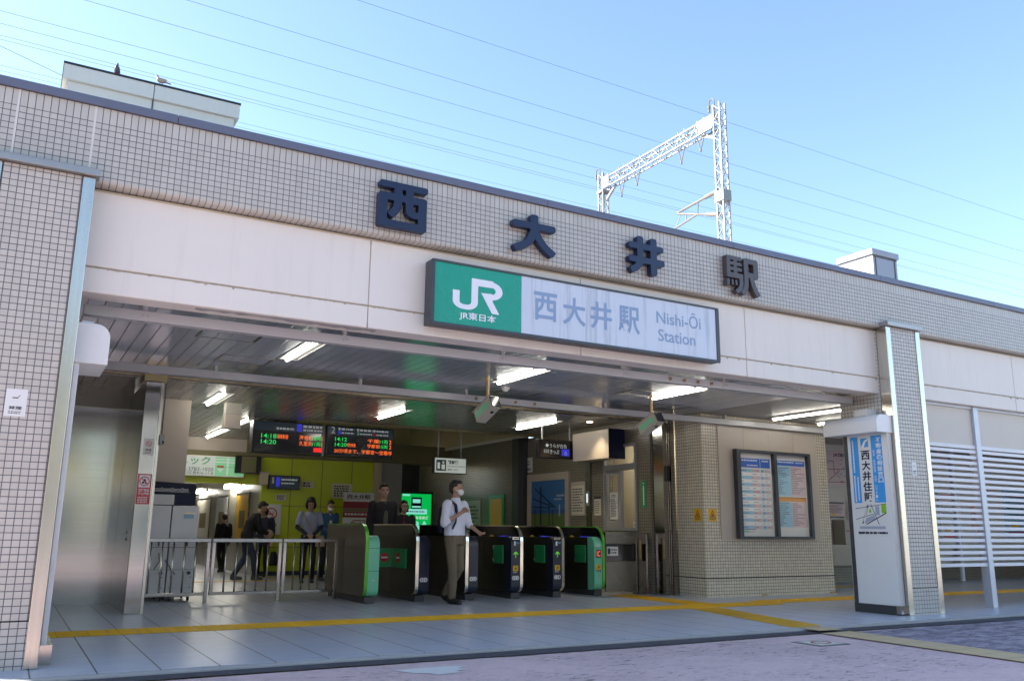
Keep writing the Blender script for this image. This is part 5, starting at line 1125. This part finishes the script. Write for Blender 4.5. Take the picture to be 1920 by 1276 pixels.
def blob_ellipsoid(c, r, rot=None, n=12):
    vs, fs = [], []; m = 8
    for i in range(m+1):
        t = .12+(math.pi-.24)*i/m
        for k in range(n):
            v = Vector((r[0]*math.sin(t)*math.cos(2*math.pi*k/n), r[1]*math.sin(t)*math.sin(2*math.pi*k/n), -r[2]*math.cos(t)))
            if rot: v = rot @ v
            vs.append(Vector(c)+v)
    for i in range(m):
        for k in range(n): fs.append((i*n+k, i*n+(k+1) % n, (i+1)*n+(k+1) % n, (i+1)*n+k))
    fs += [tuple(range(n))[::-1], tuple(range(m*n, (m+1)*n))]
    return vs, fs
def blob_loft(rings, n=16, sq=2.4):
    """rings: (centre, rx, ry, [right vector, forward vector]) stacked upwards"""
    vs, fs = [], []
    for c, rx, ry, *ax in rings:
        u, v = ax if ax else (Vector((1, 0, 0)), Vector((0, 1, 0)))
        for k in range(n):
            a = 2*math.pi*k/n; x, y = math.cos(a), math.sin(a); e = (abs(x)**sq+abs(y)**sq)**(-1/sq)
            vs.append(Vector(c)+u*x*e*rx+v*y*e*ry)
    m = len(rings)
    for i in range(m-1):
        for k in range(n): fs.append((i*n+k, i*n+(k+1) % n, (i+1)*n+(k+1) % n, (i+1)*n+k))
    fs += [tuple(range(n))[::-1], tuple(range((m-1)*n, m*n))]
    return vs, fs
def fuse(name, blobs, m, parent, xf, voxel=.010, smooth=4, wrinkle=0, seed=0):
    vs, fs = [], []
    for v, f in blobs: b = len(vs); vs += [xf(p) for p in v]; fs += [tuple(b+i for i in g) for g in f]
    me = bpy.data.meshes.new(name); off = origin(parent); me.from_pydata([tuple(Vector(v)-off) for v in vs], [], fs); me.update()
    bm = bmesh.new(); bm.from_mesh(me); bmesh.ops.recalc_face_normals(bm, faces=bm.faces); bm.to_mesh(me); bm.free()
    o = bpy.data.objects.new('tmp', me); COL.objects.link(o)
    rm = o.modifiers.new('r', 'REMESH'); rm.mode = 'VOXEL'; rm.voxel_size = voxel
    if smooth: s = o.modifiers.new('s', 'SMOOTH'); s.factor = .5; s.iterations = smooth
    bpy.context.view_layer.update(); ev = o.evaluated_get(bpy.context.evaluated_depsgraph_get()); out = bpy.data.meshes.new_from_object(ev)
    bpy.data.objects.remove(o); bpy.data.meshes.remove(me)
    if wrinkle:
        for v in out.vertices:
            p = v.co+Vector((seed*7.1, seed*3.3, 0)); k = mnoise.noise(Vector((p.x*9, p.y*9, p.z*5)))+.5*mnoise.noise(Vector((p.x*22, p.y*22, p.z*13)))
            v.co += v.normal*k*wrinkle
    out.materials.clear(); out.materials.append(M[m]); out.shade_smooth(); out.name = name
    b = bpy.data.objects.new(name, out); COL.objects.link(b); b.parent = parent; ORG[b.name] = off
    return b
def person(label, loc, yaw, h, outfit, J=None, head=(0, 0), hands=(.5, .5)):
    s = h/1.75; t = thing('person', label, 'person', loc); Rz = Matrix.Rotation(yaw, 3, 'Z'); L = Vector(loc)
    xf = lambda p: L+Rz @ (Vector(p)*s)
    V3 = Vector
    j = dict(pel=(0, 0, .93), che=(0, 0, 1.28), nek=(0, .0, 1.46), sr=(.185, 0, 1.405), er=(.225, -.03, 1.12), wr=(.225, .06, .88), sl=(-.185, 0, 1.405), el=(-.225, -.03, 1.12), wl=(-.225, .06, .88),
             hr=(.09, 0, .90), kr=(.10, .03, .49), ar=(.105, -.01, .085), hl=(-.09, 0, .90), kl=(-.10, .03, .49), al=(-.105, -.01, .085), fr=None, fl=None)
    j.update(J or {}); j = {k: (V3(v) if v is not None else None) for k, v in j.items()}
    up = (j['nek']-j['che']).normalized(); hy, hp = head
    Hm = Matrix.Rotation(hy, 3, 'Z') @ Matrix.Rotation(-hp, 3, 'X'); hb = j['nek']+V3((0, .012, 0))
    H = lambda x, y, z: hb+Hm @ V3((x, y, z-1.46))
    Hr = Hm
    # ---- the body
    B_ = [blob_ellipsoid(H(0, .0, 1.655), (.073, .092, .098), Hr), blob_ellipsoid(H(0, .03, 1.60), (.062, .068, .075), Hr), blob_ellipsoid(H(0, .055, 1.557), (.042, .042, .035), Hr),
          blob_capsule(H(0, .095, 1.645), H(0, .112, 1.607), .010, .015), blob_capsule(H(-.02, .086, 1.572), H(.02, .086, 1.572), .013, .013), blob_capsule(H(-.05, .078, 1.665), H(.05, .078, 1.665), .014, .014),
          blob_ellipsoid(H(.075, -.005, 1.625), (.012, .022, .033), Hr), blob_ellipsoid(H(-.075, -.005, 1.625), (.012, .022, .033), Hr), blob_capsule(j['nek']-V3((0, 0, .05)), H(0, -.0, 1.58), .058, .05)]
    B_.append(blob_loft([(j['pel']-V3((0, 0, .05)), .135, .085), (j['pel']+V3((0, 0, .06)), .13, .085), (j['pel'].lerp(j['che'], .5), .12, .082), (j['che'], .145, .095), (j['che'].lerp(j['nek'], .55), .15, .085), (j['nek'], .06, .05)]))
    for a, b, c in (('sr', 'er', 'wr'), ('sl', 'el', 'wl')): B_ += [blob_capsule(j[a], j[b], .048, .038), blob_capsule(j[b], j[c], .038, .026)]
    for a, b, c in (('hr', 'kr', 'ar'), ('hl', 'kl', 'al')): B_ += [blob_capsule(j[a], j[b], .072, .05), blob_capsule(j[b], j[c], .05, .036)]
    for w_, e_, sgn, curl in (('wr', 'er', 1, hands[0]), ('wl', 'el', -1, hands[1])):
        d = (j[w_]-j[e_]).normalized(); side = d.cross(V3((0, 1, 0) if abs(d.y) < .8 else (0, 0, 1))).normalized(); n = side.cross(d).normalized()
        palm = j[w_]+d*.055; B_ += [blob_capsule(j[w_], palm+d*.02, .026, .030), blob_capsule(palm-side*.018, palm+side*.018+d*.02, .022, .022)]
        for i, ln in enumerate((.068, .078, .072, .055)):
            k0 = palm+d*.035+side*(-.030+.020*i); c1 = curl*1.0; d1 = (d*math.cos(c1)+n*math.sin(c1)).normalized(); c2 = curl*2.1; d2 = (d*math.cos(c2)+n*math.sin(c2)).normalized()
            k1 = k0+d1*ln*.55; B_ += [blob_capsule(k0-d*.01, k1, .0105, .0095, 8), blob_capsule(k1, k1+d2*ln*.5, .0095, .008, 8)]
        tb0 = palm-side*.034-d*.012; tb1 = tb0-side*.022+d*.030+n*.015; B_ += [blob_capsule(tb0, tb1, .013, .011, 8), blob_capsule(tb1, tb1+d*.028+n*.012, .011, .009, 8)]
    body = fuse('body', B_, 'skin', t, xf, .0085*s, 3)
    mb = MB()
    for x in (-.03, .03): mb.add(*(lambda v, f: ([xf(p) for p in v], f))(*blob_ellipsoid(H(x, .088, 1.645), (.014, .008, .007), Hr, 8)))
    mb.build('eyes', 'ink', t, smooth=True)
    mb = MB()
    for x in (-.032, .032): mb.add(*(lambda v, f: ([xf(p) for p in v], f))(*blob_capsule(H(x-.014, .096, 1.672), H(x+.014, .096, 1.672), .004, .004, 6)))
    mb.build('eyebrows', 'hair', t, smooth=True)
    o = outfit
    # ---- top
    k_ = o.get('bulk', 1.0)
    T_ = [blob_loft([(j['pel']+V3((0, 0, o.get('hem', -.02))), .165*k_, .112*k_), (j['pel']+V3((0, 0, .07)), .158*k_, .112*k_), (j['pel'].lerp(j['che'], .5), .152*k_, .112*k_), (j['che'], .172*k_, .122*k_), (j['che'].lerp(j['nek'], .45), .178*k_, .112*k_), (j['che'].lerp(j['nek'], .8), .13*k_, .085*k_), (j['nek']+V3((0, 0, .005)), .075, .066)])]
    sl = o.get('sleeve', 1.0)
    for a, b, c in (('sr', 'er', 'wr'), ('sl', 'el', 'wl')):
        if sl <= .5: T_.append(blob_capsule(j[a], j[a].lerp(j[b], sl*2), .072*k_, .066*k_))
        else: T_ += [blob_capsule(j[a], j[b], .070*k_, .056*k_), blob_capsule(j[b], j[b].lerp(j[c], (sl-.5)*1.86), .056*k_, .048*k_)]
    fuse('top', T_, o['top'], t, xf, .012*s, 2, .007, len(label))
    if 'under_sleeve' in o:
        U_ = []
        for a, b, c in (('sr', 'er', 'wr'), ('sl', 'el', 'wl')): U_ += [blob_capsule(j[a].lerp(j[b], .4), j[b], .056, .048), blob_capsule(j[b], j[b].lerp(j[c], .9), .048, .036)]
        fuse('under_sleeves', U_, o['under_sleeve'], t, xf, .012*s, 2, .004, 3)
    if 'inner' in o:
        fuse('inner_shirt', [blob_loft([(j['pel'].lerp(j['che'], .35)+V3((0, .065*k_, 0)), .06, .06), (j['che']+V3((0, .075*k_, 0)), .055, .06), (j['nek']+V3((0, .03, -.01)), .05, .055)])], o['inner'], t, xf, .01*s, 2)
    if 'collar' in o:
        fuse('collar', [blob_loft([(j['nek']+V3((0, 0, -.015)), .078, .070), (j['nek']+V3((0, .004, .045)), .066, .062)])], o['collar'], t, xf, .008*s, 2)
    # ---- trousers
    P_ = [blob_loft([(j['pel']-V3((0, 0, .10)), .155, .110), (j['pel']-V3((0, 0, .02)), .168, .118), (j['pel']+V3((0, 0, .07)), .155, .112)])]
    lg = o.get('leg', 1.0)
    for a, b, c in (('hr', 'kr', 'ar'), ('hl', 'kl', 'al')): P_ += [blob_capsule(j[a], j[b], .092, .070*lg), blob_capsule(j[b], j[c]+V3((0, 0, .02)), .070*lg, .055*lg)]
    fuse('trousers', P_, o['trousers'], t, xf, .012*s, 2, .008, len(label)+2)
    if 'belt' in o: fuse('belt', [blob_loft([(j['pel']+V3((0, 0, .045)), .166, .121), (j['pel']+V3((0, 0, .08)), .163, .119)])], o['belt'], t, xf, .008*s, 1)
    for a, k, f in (('ar', 'kr', 'fr'), ('al', 'kl', 'fl')):
        d = j[f] if j[f] is not None else V3((0, 1, 0)); d = d.normalized(); p = j[a]
        fuse('shoe', [blob_capsule(p+V3((0, 0, -.03))-d*.03, p+d*.15+V3((0, 0, -.048)), .042, .034), blob_capsule(p-d*.04+V3((0, 0, -.045)), p-d*.03+V3((0, 0, .01)), .038, .042), blob_loft([(p+d*.06+V3((0, 0, -.083)), .046, .13, V3((d.y, -d.x, 0)), d), (p+d*.06+V3((0, 0, -.055)), .044, .128, V3((d.y, -d.x, 0)), d)])], o.get('shoe', 'shoe'), t, xf, .008*s, 2)
    # ---- hair, mask and what is worn or carried
    hs = o.get('hair', 'short'); Q_ = [blob_ellipsoid(H(0, -.022, 1.685), (.083, .092, .085), Hr), blob_ellipsoid(H(0, -.055, 1.64), (.072, .055, .075), Hr), blob_ellipsoid(H(0, .05, 1.735), (.06, .045, .028), Hr)]
    if hs != 'short': Q_ += [blob_ellipsoid(H(x, -.03, 1.60), (.03, .06, .09), Hr) for x in (-.075, .075)]+[blob_ellipsoid(H(0, -.07, 1.575), (.075, .04, .09), Hr)]
    if hs == 'full': Q_ += [blob_ellipsoid(H(0, -.02, 1.70), (.105, .10, .09), Hr), blob_ellipsoid(H(.085, -.01, 1.62), (.035, .05, .07), Hr), blob_ellipsoid(H(-.085, -.01, 1.62), (.035, .05, .07), Hr)]
    fuse('hair', Q_, 'hair', t, xf, .009*s, 2, .006, 5)
    if o.get('mask'): fuse('mask', [blob_ellipsoid(H(0, .062, 1.588), (.062, .058, .052), Hr), blob_capsule(H(-.07, .0, 1.62), H(-.04, .07, 1.6), .005, .012), blob_capsule(H(.07, .0, 1.62), H(.04, .07, 1.6), .005, .012)], 'white', t, xf, .007*s, 2)
    return t, j, xf, s
def strap(t, pts, xf, w, m, name):
    mb = MB(); P = [Vector(p) for p in pts]
    for i in range(len(P)-1): mb.bar(xf(P[i]), xf(P[i+1]), w, .018)
    mb.build(name, m, t, bevel=.004)
# man in the white shirt
t, j, xf, s = person('man in white shirt, khaki trousers and mask walking out, hand on his bag strap', (6.13, 12.47, 0), R(-158), 1.86,
    dict(top='shirt_white', sleeve=.62, collar='shirt_white', trousers='khaki', belt='belt', hair='short', mask=True, leg=1.05, hem=.03, bulk=1.1),
    dict(sr=(.18, .01, 1.40), er=(.255, .02, 1.13), wr=(.10, .20, 1.28), sl=(-.18, 0, 1.40), el=(-.24, .05, 1.13), wl=(-.20, .27, 1.02), kr=(.09, .06, .49), ar=(.06, .03, .085), kl=(-.085, .03, .50), al=(-.05, -.20, .12), fl=(0, .8, -.3)), head=(R(26), 0), hands=(.9, .55))
strap(t, [(.11, -.115, 1.30), (.115, -.075, 1.43), (.115, .02, 1.455), (.12, .115, 1.40), (.125, .14, 1.29), (.13, .135, 1.16), (.15, .09, 1.05)], xf, .05, 'navy', 'bag_strap')
fuse('backpack', [blob_loft([(Vector((0, -.19, 1.0)), .13, .06), (Vector((0, -.20, 1.15)), .14, .075), (Vector((0, -.185, 1.36)), .12, .06), (Vector((0, -.175, 1.40)), .08, .04)])], 'navy', t, xf, .012, 2, .004)
# people behind the railing
t, j, xf, s = person('woman in pale blue top with dark sleeves and pink bag strap by the green wall', (5.62, 18.4, 0), R(180-12), 1.74,
    dict(top='cloth_pale_blue', sleeve=.35, under_sleeve='cloth_navy', trousers='cloth_black', hair='full'), dict(er=(.25, .02, 1.14), wr=(.04, .2, .98), el=(-.25, .02, 1.14), wl=(-.05, .22, .97)), head=(0, R(22)))
strap(t, [(.13, .09, 1.42), (.05, .14, 1.25), (-.05, .145, 1.08), (-.15, .12, .93)], xf, .02, 'pink_strap', 'bag_strap')
fuse('bag', [blob_loft([(Vector((-.23, .12, .74)), .10, .05), (Vector((-.23, .12, .85)), .10, .06), (Vector((-.22, .12, .97)), .08, .04)])], 'cloth_tan', t, xf, .012, 2, .006)
person('person in a blue jacket and white mask behind the leftmost ticket gate', (6.22, 19.0, 0), R(180+8), 1.73, dict(top='cloth_blue', inner='paper_white', trousers='cloth_black', hair='short', mask=True, bulk=1.08), dict(er=(.25, .04, 1.14), wr=(.15, .27, 1.08)), head=(0, R(25)))
person('man in a dark suit passing through the lane beside the leftmost gate', (6.04, 15.3, 0), R(180+2), 1.92, dict(top='cloth_black', inner='cloth_grey', trousers='cloth_black', hair='short', bulk=1.08, hem=-.14), None, head=(R(-8), 0))
person('short person in a maroon top standing in front of the green screen', (6.83, 16.2, 0), R(180-15), 1.66, dict(top='cloth_black', inner='cloth_maroon', trousers='cloth_black', hair='bob', bulk=1.05), None, head=(R(10), R(8)))
person('person all in black walking away down the corridor', (4.95, 23.6, 0), R(8), 1.46, dict(top='cloth_black', trousers='cloth_black', hair='short'), dict(kr=(.10, .12, .5), ar=(.1, .1, .085), kl=(-.1, -.02, .5), al=(-.1, -.22, .14), fl=(0, .8, -.4)))
t, j, xf, s = person('stooping man in a black jacket and jeans behind the middle railing section', (4.66, 19.8, 0), R(-92), 1.74, dict(top='cloth_black', trousers='cloth_denim', hair='short', bulk=1.1, hem=-.08, shoe='cloth_grey'),
    dict(che=(0, .09, 1.27), nek=(0, .20, 1.42), sr=(.18, .17, 1.37), er=(.22, .22, 1.1), wr=(.12, .42, 1.0), sl=(-.18, .17, 1.37), el=(-.22, .22, 1.1), wl=(-.12, .40, 1.0), kr=(.1, .15, .5), ar=(.1, .2, .085), kl=(-.1, .02, .5), al=(-.1, -.2, .09)), head=(0, R(30)))
fuse('bag', [blob_ellipsoid(Vector((.05, .46, .98)), (.13, .11, .10))], 'cloth_tan', t, xf, .012, 2, .008)
t, j, xf, s = person('person in dark navy clothes with a black bag in front of the no smoking poster', (5.33, 21.0, 0), R(150), 1.62, dict(top='cloth_navy', trousers='cloth_black', hair='bob', bulk=1.05, hem=-.15), dict(wr=(.12, .28, .95), er=(.23, .08, 1.1)), head=(R(-30), R(20)))
fuse('bag', [blob_loft([(Vector((-.3, 0, .28)), .10, .16), (Vector((-.3, 0, .45)), .10, .17), (Vector((-.28, 0, .62)), .05, .10)])], 'cloth_black', t, xf, .014, 2, .006)

# ------------------------------------------------------------------ pigeons on the penthouse
def pigeon(label, loc, yaw, m, upright):
    t = thing('pigeon', label, 'bird', loc, 'pigeons on the penthouse parapet'); Rz = Matrix.Rotation(yaw, 3, 'Z') @ Matrix.Rotation(R(48) if upright else R(5), 3, 'X'); L = Vector(loc)
    xf = lambda p: L+Vector((0, 0, .062))+Rz @ (Vector(p)*.52)
    fuse('body', [blob_ellipsoid((0, 0, 0), (.062, .12, .065)), blob_ellipsoid((0, .06, .02), (.052, .07, .06)), blob_capsule((0, .08, .04), (0, .115, .11), .04, .03), blob_ellipsoid((0, .125, .125), (.027, .036, .028)), blob_capsule((0, .155, .12), (0, .18, .112), .009, .004), blob_loft([((0, -.10, -.01), .04, .02, Vector((1, 0, 0)), Vector((0, 0, 1))), ((0, -.17, -.02), .04, .010, Vector((1, 0, 0)), Vector((0, 0, 1))), ((0, -.25, -.03), .05, .007, Vector((1, 0, 0)), Vector((0, 0, 1)))])], m, t, xf, .006, 2)
    for sx in (-1, 1): fuse('wing', [blob_ellipsoid((sx*.058, -.03, .015), (.014, .13, .045))], m, t, xf, .006, 2)
    mb = MB()
    for sx in (-1, 1): mb.tube([L+Vector((sx*.016, 0, .045)), L+Vector((sx*.018, .0, .003))], .004, 6).tube([L+Vector((sx*.018, 0, .004)), L+Rz @ Vector((sx*.018, .03, 0))*.6+Vector((0, 0, .004))], .003, 5)
    mb.build('legs', 'no_entry_red', t)
pigeon('dark pigeon sitting upright on the parapet of the penthouse', (.63, 12.03, 7.118), R(160), 'pigeon_dark', True)
pigeon('pale brown pigeon facing left on the parapet of the penthouse', (1.20, 12.03, 7.118), R(80), 'pigeon_light', False)

# ------------------------------------------------------------------ the other side of the street, seen in steel and glass
def street_house(x0, x1, y1, h, m, label, floors, n):
    t = thing('street_building', label, 'building', ((x0+x1)/2, y1-5, 0))
    MB().box(x0, x1, y1-10, y1, -.04, h).build('wall', m, t); MB().box(x0-.1, x1+.1, y1-10.1, y1+.1, h, h+.3).build('roof_edge', 'grey_paint', t)
    fh = h/floors
    MB().box(x0+.3, x1-.3, y1+.002, y1+.9, 2.7, 3.0).build('awning', 'paper_white', t); MB().box(x0+.3, x1-.3, y1+.002, y1+.03, .3, 2.4).build('shop_window', 'teal_dark', t)
    for f in range(floors):
        for i in range(n):
            w = (x1-x0)/n; a = x0+w*i+w*.2; o = MB().box(a, a+w*.6, y1+.002, y1+.06, f*fh+fh*.3, f*fh+fh*.8).build('window', 'metal_box', t); MB().box(a+.06, a+w*.6-.06, y1+.06, y1+.07, f*fh+fh*.3+.06, f*fh+fh*.8-.06).build('pane', 'teal_dark', o)
street_house(-24, -9, -15, 9.5, 'brick_brown', 'brown three storey building across the street from the station', 3, 5)
street_house(-8, 3, -16, 7, 'olive', 'dark olive two storey shop building across the street from the station', 2, 4)
street_house(4.5, 17, -15, 12, 'grey_paint', 'grey four storey building across the street from the station', 4, 5)
street_house(19, 34, -17, 8, 'paper', 'cream three storey building across the street from the station', 3, 5)
